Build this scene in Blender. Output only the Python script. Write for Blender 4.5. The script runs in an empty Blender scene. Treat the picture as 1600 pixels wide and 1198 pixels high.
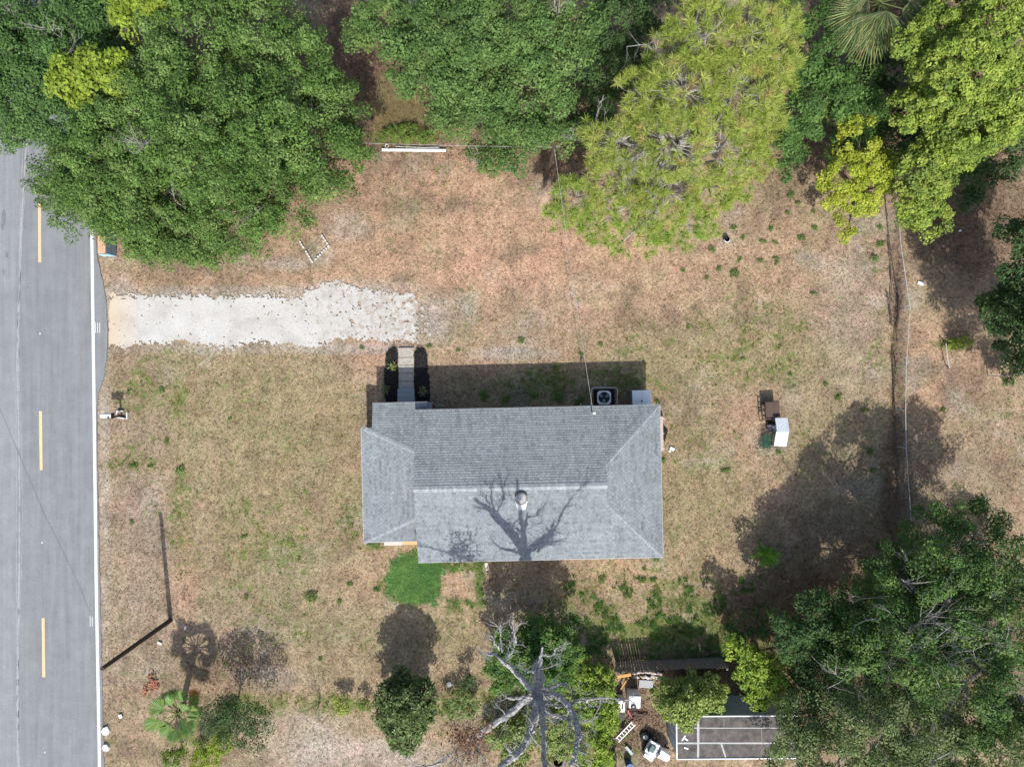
import bpy, math, random
import numpy as np
from mathutils import Vector

S = bpy.context.scene
C = S.collection
PI = math.pi
RNG = np.random.default_rng(11)
random.seed(5)

# ------------------------------------------------------------------ camera, world, sun, exposure
H = 40.0                        # drone height
WID = 60.4                      # metres of ground across the frame
PXM = 1600 / WID
cam_d = bpy.data.cameras.new('camera')
cam = bpy.data.objects.new('camera', cam_d)
C.objects.link(cam)
cam.location = (0, 0, H)
cam_d.sensor_width = 36
cam_d.lens = 36 * H / WID
cam_d.clip_end = 3000
S.camera = cam

SUN_DIR = Vector((-0.11, 1.0, -1.09)).normalized()      # way the light travels
sun_d = bpy.data.lights.new('sun', 'SUN')
sun_d.energy = 4.3
sun_d.angle = math.radians(0.53)
sun_d.color = (1.0, 0.965, 0.92)
sun = bpy.data.objects.new('sun', sun_d)
C.objects.link(sun)
sun.rotation_euler = SUN_DIR.to_track_quat('-Z', 'Y').to_euler()

world = bpy.data.worlds.new('World')
S.world = world
world.use_nodes = True
wn = world.node_tree
wn.nodes.clear()
sky = wn.nodes.new('ShaderNodeTexSky')
sky.sky_type = 'NISHITA'
sky.sun_disc = False
sky.sun_elevation = math.radians(47)
sky.dust_density = 2.2
sky.ozone_density = 0.8
sky.sun_rotation = math.radians(180 - 6)
bg = wn.nodes.new('ShaderNodeBackground')
bg.inputs['Strength'].default_value = 0.15
wo = wn.nodes.new('ShaderNodeOutputWorld')
wn.links.new(sky.outputs[0], bg.inputs[0])
wn.links.new(bg.outputs[0], wo.inputs[0])

S.view_settings.view_transform = 'Standard'
S.view_settings.look = 'None'
S.view_settings.gamma = 1.0
S.view_settings.use_curve_mapping = False
S.view_settings.exposure = 0.53
S.render.engine = 'CYCLES'
S.cycles.max_bounces = 6
S.cycles.transparent_max_bounces = 8


# ------------------------------------------------------------------ helpers
def P(px, py, h=0.0):
    """a photograph point at height h (m) as a place in the world"""
    k = (H - h) / H
    return Vector(((px - 800) / PXM * k, (599 - py) / PXM * k, h))


def new_mat(name):
    m = bpy.data.materials.new(name)
    m.use_nodes = True
    nt = m.node_tree
    return m, nt, nt.nodes['Principled BSDF']


def nd(nt, typ, **kw):
    n = nt.nodes.new(typ)
    for k, v in kw.items():
        setattr(n, k, v)
    return n


def noise(nt, scale, detail=4, rough=0.6, coord=None, dist=0.0):
    n = nd(nt, 'ShaderNodeTexNoise')
    n.inputs['Scale'].default_value = scale
    n.inputs['Detail'].default_value = detail
    n.inputs['Roughness'].default_value = rough
    n.inputs['Distortion'].default_value = dist
    if coord is None:
        coord = nd(nt, 'ShaderNodeNewGeometry').outputs['Position']
    nt.links.new(coord, n.inputs['Vector'])
    return n


def ramp(nt, src, stops, interp='LINEAR'):
    r = nd(nt, 'ShaderNodeValToRGB')
    cr = r.color_ramp
    cr.interpolation = interp
    while len(cr.elements) < len(stops):
        cr.elements.new(0.5)
    for e, (p, c) in zip(cr.elements, stops):
        e.position = p
        e.color = (c, c, c, 1) if isinstance(c, (int, float)) else (*c, 1)
    nt.links.new(src, r.inputs[0])
    return r


def mix(nt, fac, a, b, mode='MIX'):
    m = nd(nt, 'ShaderNodeMix', data_type='RGBA', blend_type=mode)
    for sock, v in ((m.inputs[0], fac), (m.inputs[6], a), (m.inputs[7], b)):
        if isinstance(v, (int, float)):
            sock.default_value = v
        elif isinstance(v, tuple):
            sock.default_value = (*v, 1)
        else:
            nt.links.new(v, sock)
    return m.outputs[2]


def bump(nt, bsdf, height, strength=0.4, dist=0.02):
    b = nd(nt, 'ShaderNodeBump')
    b.inputs['Strength'].default_value = strength
    b.inputs['Distance'].default_value = dist
    nt.links.new(height, b.inputs['Height'])
    nt.links.new(b.outputs[0], bsdf.inputs['Normal'])


def pmat(name, c1, c2, scale=6.0, rough=0.8, metal=0.0, bmp=0.3, detail=5, tint=False, spec=0.3):
    """plain two-tone weathered material; tint=True multiplies the face attribute 'tint' in"""
    m, nt, b = new_mat(name)
    n = noise(nt, scale, detail, 0.65)
    r = ramp(nt, n.outputs['Fac'], [(0.3, c1), (0.7, c2)])
    out = r.outputs[0]
    if tint:
        a = nd(nt, 'ShaderNodeAttribute', attribute_name='tint')
        out = mix(nt, 1.0, out, a.outputs['Color'], 'MULTIPLY')
    nt.links.new(out, b.inputs['Base Color'])
    b.inputs['Roughness'].default_value = rough
    b.inputs['Metallic'].default_value = metal
    b.inputs['Specular IOR Level'].default_value = spec
    if bmp:
        n2 = noise(nt, scale * 4, 4, 0.7)
        bump(nt, b, n2.outputs['Fac'], bmp, 0.01)
    return m


def leaf_mat(name, rough=0.55, trans=0.3, spec=0.35):
    m, nt, b = new_mat(name)
    a = nd(nt, 'ShaderNodeAttribute', attribute_name='tint')
    nt.links.new(a.outputs['Color'], b.inputs['Base Color'])
    b.inputs['Roughness'].default_value = rough
    b.inputs['Specular IOR Level'].default_value = spec
    t = nd(nt, 'ShaderNodeBsdfTranslucent')
    hs = nd(nt, 'ShaderNodeHueSaturation')
    hs.inputs['Saturation'].default_value = 1.1
    hs.inputs['Value'].default_value = 1.3
    nt.links.new(a.outputs['Color'], hs.inputs['Color'])
    nt.links.new(hs.outputs[0], t.inputs['Color'])
    mx = nd(nt, 'ShaderNodeMixShader')
    mx.inputs[0].default_value = trans
    nt.links.new(b.outputs[0], mx.inputs[1])
    nt.links.new(t.outputs[0], mx.inputs[2])
    nt.links.new(mx.outputs[0], nt.nodes['Material Output'].inputs['Surface'])
    return m


class MB:
    """collects faces in world coordinates; .part() links them as ONE mesh object"""

    def __init__(self):
        self.v, self.f, self.c = [], [], []

    def poly(self, pts, col=(1, 1, 1)):
        i = len(self.v)
        self.v += [tuple(p) for p in pts]
        self.f.append(tuple(range(i, i + len(pts))))
        self.c.append(col)

    def faces(self, verts, faces, col=(1, 1, 1)):
        i = len(self.v)
        self.v += [tuple(p) for p in verts]
        for f in faces:
            self.f.append(tuple(i + k for k in f))
            self.c.append(col)

    def box(self, c, s, rz=0.0, col=(1, 1, 1), tilt=(0, 0)):
        cx, cy, cz = c
        ca, sa = math.cos(rz), math.sin(rz)
        vs = []
        for dz in (-1, 1):
            for dx, dy in ((-1, -1), (1, -1), (1, 1), (-1, 1)):
                x, y, z = dx * s[0] / 2, dy * s[1] / 2, dz * s[2] / 2
                z2 = z + x * tilt[0] + y * tilt[1]
                vs.append((cx + x * ca - y * sa, cy + x * sa + y * ca, cz + z2))
        self.faces(vs, [(3, 2, 1, 0), (4, 5, 6, 7), (0, 1, 5, 4), (1, 2, 6, 5), (2, 3, 7, 6), (3, 0, 4, 7)], col)

    def bar(self, a, b, w, t, col=(1, 1, 1), up=(0, 0, 1)):
        a, b = Vector(a), Vector(b)
        d = (b - a).normalized()
        u = Vector(up)
        if abs(d.dot(u)) > 0.95:
            u = Vector((1, 0, 0))
        s = d.cross(u).normalized() * w / 2
        n = s.cross(d).normalized() * t / 2
        vs = [p + x * s + y * n for p in (a, b) for x, y in ((-1, -1), (1, -1), (1, 1), (-1, 1))]
        self.faces(vs, [(3, 2, 1, 0), (4, 5, 6, 7), (0, 1, 5, 4), (1, 2, 6, 5), (2, 3, 7, 6), (3, 0, 4, 7)], col)

    def tube(self, pts, rads, n=8, col=(1, 1, 1), cap=True):
        pts = [Vector(p) for p in pts]
        if isinstance(rads, (int, float)):
            rads = [rads] * len(pts)
        base = len(self.v)
        prev = None
        for i, p in enumerate(pts):
            d = (pts[min(i + 1, len(pts) - 1)] - pts[max(i - 1, 0)])
            d = d.normalized() if d.length > 1e-9 else Vector((0, 0, 1))
            if prev is None:
                u = Vector((0, 0, 1)) if abs(d.z) < 0.9 else Vector((1, 0, 0))
                a = d.cross(u).normalized()
            else:
                a = (prev - d * prev.dot(d)).normalized()
            prev = a
            b = d.cross(a)
            for k in range(n):
                t = 2 * PI * k / n
                self.v.append(tuple(p + (a * math.cos(t) + b * math.sin(t)) * rads[i]))
        for i in range(len(pts) - 1):
            for k in range(n):
                k2 = (k + 1) % n
                self.f.append((base + i * n + k, base + i * n + k2, base + (i + 1) * n + k2, base + (i + 1) * n + k))
                self.c.append(col)
        if cap:
            self.f.append(tuple(base + k for k in range(n))[::-1])
            self.c.append(col)
            self.f.append(tuple(base + (len(pts) - 1) * n + k for k in range(n)))
            self.c.append(col)

    def cyl(self, c, r, h, n=16, col=(1, 1, 1), r2=None):
        self.tube([c, (c[0], c[1], c[2] + h)], [r, r if r2 is None else r2], n, col)

    def part(self, name, mat, parent=None, smooth=False):
        return raw_part(name, np.array(self.v, dtype=np.float32), self.f, mat, parent, self.c, smooth)


def base_of(o):
    while o.parent:
        o = o.parent
    return np.array(o.location, dtype=np.float32)


def raw_part(name, v, f, mat, parent=None, cols=None, smooth=False):
    me = bpy.data.meshes.new(name)
    if parent is not None:
        v = v - base_of(parent)
    if isinstance(f, np.ndarray):
        nf, k = f.shape
        me.vertices.add(len(v))
        me.vertices.foreach_set('co', v.astype(np.float32).ravel())
        me.loops.add(nf * k)
        me.loops.foreach_set('vertex_index', f.astype(np.int32).ravel())
        me.polygons.add(nf)
        me.polygons.foreach_set('loop_start', np.arange(0, nf * k, k, dtype=np.int32))
        me.update(calc_edges=True)
    else:
        me.from_pydata([tuple(map(float, p)) for p in v], [], f)
    if cols is not None:
        a = me.attributes.new('tint', 'FLOAT_COLOR', 'FACE')
        cc = np.ones((len(me.polygons), 4), dtype=np.float32)
        cc[:, :3] = np.asarray(cols, dtype=np.float32)
        a.data.foreach_set('color', cc.ravel())
    if smooth:
        me.polygons.foreach_set('use_smooth', np.ones(len(me.polygons), dtype=bool))
    me.materials.append(mat)
    o = bpy.data.objects.new(name, me)
    C.objects.link(o)
    if parent is not None:
        o.parent = parent
    return o


def tag(o, label=None, cat=None, group=None, kind=None):
    if label:
        o['label'] = label
    if cat:
        o['category'] = cat
    if group:
        o['group'] = group
    if kind:
        o['kind'] = kind
    return o


def thing(name, label, cat, loc=(0, 0, 0), group=None):
    o = bpy.data.objects.new(name, None)
    o.empty_display_size = 0.2
    C.objects.link(o)
    o.location = loc
    return tag(o, label, cat, group)


def copy_tree(o, parent=None):
    c = o.copy()
    C.objects.link(c)
    c.parent = parent
    for ch in list(o.children):
        copy_tree(ch, c)
    return c


_TAB = np.random.default_rng(3).random((256, 256))


def vnoise(x, y, scale, seed=0):
    x = np.asarray(x) / scale + seed * 37.17
    y = np.asarray(y) / scale + seed * 91.7
    xi, yi = np.floor(x).astype(int), np.floor(y).astype(int)
    fx, fy = x - xi, y - yi
    fx, fy = fx * fx * (3 - 2 * fx), fy * fy * (3 - 2 * fy)
    g = lambda a, b: _TAB[a % 256, b % 256]
    return ((g(xi, yi) * (1 - fx) + g(xi + 1, yi) * fx) * (1 - fy)
            + (g(xi, yi + 1) * (1 - fx) + g(xi + 1, yi + 1) * fx) * fy)


def fbm(x, y, scale, seed=0, octv=4):
    t, a, n = 0, 1.0, 0
    for i in range(octv):
        t = t + a * vnoise(x, y, scale / 2 ** i, seed + i * 7)
        n += a
        a *= 0.55
    return t / n


def blobs(x, y, lst):
    """sum of soft patches given as (px, py, rx, ry, amount) in photograph units on the ground"""
    t = np.zeros_like(x)
    px, py = x * PXM + 800, 599 - y * PXM
    for bx, by, rx, ry, a in lst:
        d = ((px - bx) / rx) ** 2 + ((py - by) / ry) ** 2
        t += a * np.exp(-d * d * 0.7)
    return t


# ------------------------------------------------------------------ ground
GREEN = [(400, 700, 170, 190, .20), (430, 870, 130, 100, .24), (240, 590, 60, 50, .28), (282, 800, 16, 70, .6),
         (275, 650, 14, 60, .35), (200, 715, 40, 30, .5), (1100, 545, 170, 60, .28), (1080, 800, 70, 130, .30),
         (1000, 940, 150, 60, .55), (1010, 1000, 140, 32, .62), (880, 600, 150, 22, .55), (640, 905, 46, 36, 1.3),
         (650, 868, 30, 20, .6), (705, 886, 42, 9, 1.1), (749, 910, 8, 36, .9), (720, 945, 40, 14, .5), (430, 1100, 110, 18, .55),
         (540, 1102, 40, 18, .7), (720, 1100, 50, 36, .75), (640, 212, 60, 9, 1.0), (520, 1000, 130, 40, .26),
         (700, 980, 40, 30, .35), (1250, 700, 60, 50, .25), (1450, 820, 120, 60, .3), (1200, 560, 90, 50, .25),
         (1180, 470, 90, 60, .2), (1360, 560, 50, 40, .3), (900, 1150, 80, 60, .9), (830, 1090, 70, 40, .6),
         (1250, 980, 120, 50, .5), (310, 1160, 40, 30, .5), (600, 210, 40, 14, .6), (640, 170, 40, 30, .35),
         (1490, 537, 30, 8, .9), (215, 610, 30, 40, .35), (560, 790, 30, 60, .3), (580, 855, 20, 8, .8), (1390, 540, 30, 20, .35)]
BARE = [(380, 456, 210, 9, .7), (350, 545, 190, 8, .7), (560, 448, 90, 12, .6), (560, 545, 80, 9, .7), (672, 500, 30, 34, .6), (540, 352, 34, 24, .75), (560, 1180, 130, 26, .8), (445, 412, 40, 10, .7), (800, 552, 60, 11, .7), (740, 1115, 40, 22, .7),
        (1095, 722, 34, 9, .6), (163, 760, 8, 330, .55), (700, 480, 50, 26, .25), (680, 520, 30, 20, .25), (1330, 560, 50, 90, .35),
        (190, 470, 22, 40, .8), (500, 392, 24, 22, .45), (1200, 690, 34, 22, .4), (1320, 420, 40, 40, .3), (470, 1140, 80, 30, .45),
        (1240, 620, 14, 30, .5), (420, 1060, 60, 20, .3), (975, 1160, 25, 50, .3)]
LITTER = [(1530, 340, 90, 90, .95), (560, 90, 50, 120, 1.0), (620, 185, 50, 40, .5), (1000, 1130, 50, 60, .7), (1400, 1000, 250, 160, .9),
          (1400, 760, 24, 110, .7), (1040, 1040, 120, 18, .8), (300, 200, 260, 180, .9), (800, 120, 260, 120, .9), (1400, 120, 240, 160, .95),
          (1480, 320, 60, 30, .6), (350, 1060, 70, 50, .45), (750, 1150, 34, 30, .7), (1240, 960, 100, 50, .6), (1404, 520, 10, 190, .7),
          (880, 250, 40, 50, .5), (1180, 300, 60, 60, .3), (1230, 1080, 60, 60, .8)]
ORANGE = [(285, 920, 22, 80, .9), (740, 330, 300, 120, .85), (600, 555, 90, 24, .6), (330, 440, 160, 24, .5), (560, 470, 100, 40, .3),
          (960, 560, 200, 24, .4), (1160, 680, 34, 90, .5), (1250, 420, 160, 60, .35), (900, 450, 200, 80, .45), (1440, 620, 60, 130, .4),
          (960, 880, 60, 40, .6), (1080, 900, 60, 60, .4), (715, 925, 30, 26, .8), (600, 900, 60, 60, .4), (1180, 770, 40, 40, .4), (1500, 560, 90, 60, .5)]
OLIVEZ = [(420, 740, 150, 170, .8), (500, 660, 60, 70, .5), (330, 620, 90, 60, .4), (1090, 560, 200, 50, .8), (1300, 600, 100, 60, .5), (1100, 790, 80, 120, .7), (430, 930, 120, 60, .5), (540, 1010, 110, 60, .6), (1330, 700, 90, 80, .5),
          (1480, 800, 60, 40, .4), (285, 700, 26, 120, .7), (700, 990, 60, 50, .5), (225, 590, 60, 60, .5), (620, 350, 70, 40, .3), (1000, 620, 60, 60, .4)]
GREY = [(230, 700, 70, 160, .6), (220, 950, 60, 160, .6), (420, 960, 120, 70, .5), (470, 880, 60, 60, .3), (250, 560, 90, 30, .4), (850, 500, 80, 60, .3),
        (1330, 480, 90, 60, .4), (1000, 1130, 60, 60, .6), (1480, 760, 90, 80, .5)]


def cover(x, y):
    n1 = fbm(x, y, 2.2, 1, 5)
    n2 = fbm(x, y, 5.0, 5, 4)
    n3 = fbm(x, y, 0.9, 9, 3)
    g = np.clip(blobs(x, y, GREEN) * (0.1 + 1.7 * n3) * .85 + (n2 - 0.5) * 0.35 + (n1 - 0.52) * 0.6 + (n3 - .5) * .25, 0, 1)
    b = np.clip(blobs(x, y, BARE) * (0.3 + 1.4 * n1) + np.clip(n1 - 0.60, 0, 1) * 3.0, 0, 1)
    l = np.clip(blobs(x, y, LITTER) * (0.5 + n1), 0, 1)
    o = np.clip(blobs(x, y, ORANGE) * (0.4 + 1.2 * n2) + (n1 - 0.5) * 0.5, 0, 1)
    e = np.clip(blobs(x, y, GREY) * (0.4 + 1.2 * n1) + (n2 - 0.5) * 0.3, 0, 1)
    return g, b, l, o, e


def lerp(a, b, t):
    return a * (1 - t[..., None]) + np.array(b) * t[..., None]


def ground_colour(x, y):
    g, b, l, o, e = cover(x, y)
    c = np.broadcast_to(np.array((0.278, 0.222, 0.152)), x.shape + (3,)).copy()
    c = lerp(c, (0.365, 0.252, 0.178), o)
    c = lerp(c, (0.240, 0.196, 0.158), e * 0.9)
    c = c * np.array((1.03, .985, .96))
    br = np.clip((fbm(x, y, 1.7, 111, 4) - .52) * 4.5, 0, 1)
    c = lerp(c, (0.18, 0.134, 0.096), br * .7)
    c = lerp(c, (0.345, 0.31, 0.272), b * 0.85)
    ol = np.clip(blobs(x, y, OLIVEZ) * (.35 + 1.1 * fbm(x, y, 3.5, 121, 3)), 0, 1)
    c = lerp(c, (0.222, 0.192, 0.105), ol * .6)
    c = lerp(c, (0.165, 0.165, 0.06), np.clip(g * 0.5, 0, .7))
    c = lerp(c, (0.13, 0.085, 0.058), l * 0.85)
    c *= (0.70 + 0.60 * fbm(x, y, 0.55, 21, 3))[..., None]
    pk = np.clip(fbm(x, y, 1.1, 25, 4) - 0.5, -.3, .3) * 1.6
    c *= np.stack([1 + pk * .10, 1 - pk * .03, 1 + pk * .04], -1) * .98
    return c, g


def build_ground():
    xs = np.concatenate([[-900, -400, -200, -110, -60, -42], np.arange(-34, 34.01, 0.15), [42, 60, 110, 200, 400, 900]])
    ys = np.concatenate([[-900, -400, -200, -100, -50, -34], np.arange(-26, 26.01, 0.15), [34, 50, 100, 200, 400, 900]])
    X, Y = np.meshgrid(xs, ys)
    Z = -0.06 + 0.05 * fbm(X, Y, 1.6, 31, 4)
    v = np.stack([X, Y, Z], -1).reshape(-1, 3)
    ny, nx = X.shape
    i = np.arange(ny * nx).reshape(ny, nx)
    f = np.stack([i[:-1, :-1], i[:-1, 1:], i[1:, 1:], i[1:, :-1]], -1).reshape(-1, 4)
    m, nt, b = new_mat('dry_lawn')
    o = raw_part('ground', v, f, m)
    me = o.data
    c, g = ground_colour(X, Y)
    far = (np.abs(X) > 34.2) | (np.abs(Y) > 26.2)           # fields beyond the lot: sparse vertices, so one plain tone
    c[far] = (0.24, 0.20, 0.125)
    g = np.where(far, 0.35, g)
    a = me.attributes.new('soil', 'FLOAT_COLOR', 'POINT')
    cc = np.ones((ny * nx, 4), dtype=np.float32)
    cc[:, :3] = c.reshape(-1, 3)
    cc[:, 3] = g.reshape(-1)
    a.data.foreach_set('color', cc.ravel())
    at = nd(nt, 'ShaderNodeAttribute', attribute_name='soil')
    n1 = noise(nt, 5.5, 5, 0.75)
    n2 = noise(nt, 17.0, 3, 0.7)
    n3 = noise(nt, 2.3, 4, 0.6, dist=0.6)
    mott = ramp(nt, n1.outputs['Fac'], [(0.34, (0.60, 0.58, 0.54)), (0.46, (0.93, 0.92, 0.90)), (0.56, (1.06, 1.05, 1.04)), (0.70, (1.42, 1.40, 1.37))])
    fine = ramp(nt, n2.outputs['Fac'], [(0.34, (0.64, 0.62, 0.58)), (0.5, (1, 1, 1)), (0.66, (1.36, 1.34, 1.30))])
    col = mix(nt, 0.95, at.outputs['Color'], mott.outputs[0], 'MULTIPLY')
    col = mix(nt, 0.72, col, fine.outputs[0], 'MULTIPLY')
    n4 = noise(nt, 9.0, 2, 0.5, dist=0.4)
    speck = ramp(nt, n4.outputs['Fac'], [(0.33, (0.40, 0.36, 0.30)), (0.43, (1, 1, 1)), (0.62, (1, 1, 1)), (0.70, (1.25, 1.24, 1.22))])
    col = mix(nt, 0.75, col, speck.outputs[0], 'MULTIPLY')
    # low weeds where the lawn is still green: blotches that grow with the green cover
    sub = nd(nt, 'ShaderNodeMath', operation='MULTIPLY_ADD')
    nt.links.new(at.outputs['Alpha'], sub.inputs[0])
    sub.inputs[1].default_value = 0.30
    nt.links.new(n3.outputs['Fac'], sub.inputs[2])
    wr = ramp(nt, sub.outputs[0], [(0.60, 0.0), (0.72, 0.7)])
    gcol = mix(nt, n2.outputs['Fac'], (0.05, 0.085, 0.02), (0.15, 0.19, 0.05))
    col = mix(nt, wr.outputs[0], col, gcol)
    nt.links.new(col, b.inputs['Base Color'])
    b.inputs['Roughness'].default_value = 0.95
    b.inputs['Specular IOR Level'].default_value = 0.1
    add = nd(nt, 'ShaderNodeMath', operation='ADD')
    nt.links.new(n1.outputs['Fac'], add.inputs[0])
    nt.links.new(n2.outputs['Fac'], add.inputs[1])
    bump(nt, b, add.outputs[0], 0.7, 0.06)
    tag(o, 'dry tan lawn with patches of weeds and bare sand', kind='structure')
    return o


ground = build_ground()

# ------------------------------------------------------------------ road
def line_x(py):            # white edge line of the road, photograph x at photograph y
    return np.interp(py, [-300, 230, 600, 900, 1198, 1500], [137.5, 142, 147, 150.5, 156, 161])


def asphalt():
    m, nt, b = new_mat('worn_asphalt')
    pos = nd(nt, 'ShaderNodeNewGeometry').outputs['Position']
    sep = nd(nt, 'ShaderNodeSeparateXYZ')
    nt.links.new(pos, sep.inputs[0])
    n1 = noise(nt, 34, 3, 0.8)
    n2 = noise(nt, 1.1, 5, 0.6)
    mp = nd(nt, 'ShaderNodeMapping')
    mp.inputs['Scale'].default_value = (2.2, 0.10, 1)
    nt.links.new(pos, mp.inputs['Vector'])
    n3 = noise(nt, 1.6, 5, 0.6, mp.outputs[0])
    grit = ramp(nt, n1.outputs['Fac'], [(0.3, (0.128, 0.138, 0.143)), (0.5, (0.178, 0.188, 0.194)), (0.72, (0.252, 0.260, 0.262))])
    patch = ramp(nt, n2.outputs['Fac'], [(0.3, 0.90), (0.7, 1.08)])
    streak = ramp(nt, n3.outputs['Fac'], [(0.3, 0.86), (0.52, 1.0), (0.75, 1.14)])
    col = mix(nt, 1.0, grit.outputs[0], patch.outputs[0], 'MULTIPLY')
    col = mix(nt, 1.0, col, streak.outputs[0], 'MULTIPLY')
    # the far lane was paved at another time: a little paler west of the joint
    lane = nd(nt, 'ShaderNodeMapRange')
    lane.inputs['From Min'].default_value = -29.4
    lane.inputs['From Max'].default_value = -28.9
    nt.links.new(sep.outputs[0], lane.inputs['Value'])
    lc = ramp(nt, lane.outputs[0], [(0, 1.10), (1, 0.97)])
    col = mix(nt, 1.0, col, lc.outputs[0], 'MULTIPLY')
    nt.links.new(col, b.inputs['Base Color'])
    b.inputs['Roughness'].default_value = 0.85
    b.inputs['Specular IOR Level'].default_value = 0.25
    bump(nt, b, n1.outputs['Fac'], 0.5, 0.012)
    return m


def strip(mb, left, right, z, t=0.0):
    """a quad strip between two lists of photograph points, optionally with side faces of thickness t"""
    for i in range(len(left) - 1):
        a, b, c, d = P(*left[i]), P(*left[i + 1]), P(*right[i + 1]), P(*right[i])
        q = [Vector((p.x, p.y, z)) for p in (a, b, c, d)]
        mb.poly(q)
        if t:
            dn = Vector((0, 0, -t))
            mb.poly([q[3], q[2], q[2] + dn, q[3] + dn])
            mb.poly([q[1], q[0], q[0] + dn, q[1] + dn])


M_ASPH = asphalt()
edge_pts = [(-1200, 137), (-300, 143), (230, 147), (395, 151), (420, 156), (440, 161), (465, 166), (500, 167.5), (530, 168), (560, 166.5),
            (585, 163), (602, 158), (615, 153), (640, 152), (760, 153), (900, 156), (1060, 159.5), (1198, 163), (1500, 168), (2300, 185)]
mb = MB()
er = []
for (y0, x0), (y1, x1) in zip(edge_pts[:-1], edge_pts[1:]):
    n = max(1, int((y1 - y0) / 9)) if -60 < y0 < 1300 else 1
    for k in range(n):
        t = k / n
        er.append((x0 + (x1 - x0) * t + random.uniform(-0.7, 0.7), y0 + (y1 - y0) * t))
er.append((185, 2300))
strip(mb, [(-22 + (p[1] - 600) * 0.012, p[1]) for p in er], er, 0.02, 0.09)
road = mb.part('road', M_ASPH)
tag(road, 'grey two lane asphalt road with broken yellow centre line', kind='structure')

M_WHITEPAINT = pmat('white_road_paint', (0.40, 0.40, 0.39), (0.68, 0.68, 0.66), 22, 0.7)
M_YELLOW = pmat('yellow_road_paint', (0.52, 0.36, 0.20), (0.60, 0.44, 0.27), 10, 0.7)
mb = MB()
ly = list(range(-300, 1501, 20))
strip(mb, [(line_x(y) - 2.4, y) for y in ly], [(line_x(y) + 2.4, y) for y in ly], 0.026)
mb.part('edge_line', M_WHITEPAINT, road)


def cx(py):
    return np.interp(py, [-300, 300, 640, 1000, 1500], [60.5, 62, 63.6, 68.3, 74])


for y0 in (-327, -4, 318, 642, 965, 1288):
    mb = MB()
    ys_ = np.linspace(y0, y0 + 92, 8)
    strip(mb, [(cx(y) - 2.3 + random.uniform(-.15, .15), y) for y in ys_], [(cx(y) + 2.3 + random.uniform(-.15, .15), y) for y in ys_], 0.026)
    mb.part('lane_dash', M_YELLOW, road)
M_SEAL = pmat('pale_joint_sealant', (0.21, 0.22, 0.222), (0.31, 0.315, 0.31), 9, 0.8)
M_DARKLINE = pmat('dark_line_grey', (0.09, 0.093, 0.096), (0.14, 0.142, 0.146), 8, 0.8)
for off, w in ((0, .6), (4.5, 1.3), (8.5, .4)):
    mb = MB()
    pts = [(x + off * (0.7 + 0.4 * math.sin(y * .01)) + random.uniform(-.35, .35), y) for y in range(220, 1500, 10)
           for x in [np.interp(y, [220, 330, 600, 800, 1198, 1500], [37, 32, 25.5, 26, 27, 29])]]
    for i in range(len(pts) - 1):
        if random.random() < 0.97:
            w1 = w * random.uniform(.5, 1.3)
            strip(mb, [(pts[i][0] - w1, pts[i][1]), (pts[i + 1][0] - w1, pts[i + 1][1])],
                  [(pts[i][0] + w1, pts[i][1]), (pts[i + 1][0] + w1, pts[i + 1][1])], 0.0245)
    mb.part('joint_line', M_SEAL, road)
mb = MB()
line_pts = [(-6, 622), (2, 642), (22, 690), (45, 745), (70, 803), (95, 853), (120, 905), (141, 957)]
strip(mb, [(x - .38, y) for x, y in line_pts], [(x + .38, y) for x, y in line_pts], 0.0245)
mb.part('dark_line', M_DARKLINE, road)  # thin dark line slanting across the road
for mx, my, n in ((149.6, 512, 3), (141.3, 970, 2)):
    mb = MB()
    for k in range(n):
        x = mx + k * 3.3
        strip(mb, [(x - .5, my - 8 + random.uniform(-1, 1)), (x - .5, my + 8)], [(x + .5, my - 8), (x + .5, my + 8 + random.uniform(-1, 1))], 0.0265)
    mb.part('survey_mark', M_WHITEPAINT, road)
for rx, ry in ((63, 521), (66, 847), (70.5, 1174)):
    mb = MB()
    p = P(rx, ry)
    mb.faces([(p.x + a * .045, p.y + b * .045, 0.021) for a, b in ((-1, -1), (1, -1), (1, 1), (-1, 1))]
             + [(p.x + a * .028, p.y + b * .03, 0.040) for a, b in ((-1, -1), (1, -1), (1, 1), (-1, 1))],
             [(4, 5, 6, 7), (0, 1, 5, 4), (1, 2, 6, 5), (2, 3, 7, 6), (3, 0, 4, 7)])
    mb.part('pavement_reflector', M_WHITEPAINT, road)
for sx_, sy_, rx, ry in ((7, 340, 4, 14), (11, 398, 3, 6), (44, 449, 2, 2), (4, 355, 2, 8), (86, 674, .7, 8), (109, 812, .6, 9), (6, 425, 2, 6)):
    mb = MB()
    pts = []
    for k in range(14):
        a = 2 * PI * k / 14
        r = random.uniform(.6, 1.1)
        q = P(sx_ + rx * r * math.cos(a), sy_ + ry * r * math.sin(a))
        pts.append((q.x, q.y, 0.0235))
    mb.poly(pts[::-1])
    mb.part('oil_stain', pmat('oil_stain', (0.11, 0.115, 0.12), (0.17, 0.178, 0.186), 12, 0.8) if 'oil_stain' not in bpy.data.materials
            else bpy.data.materials['oil_stain'], road)

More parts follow.
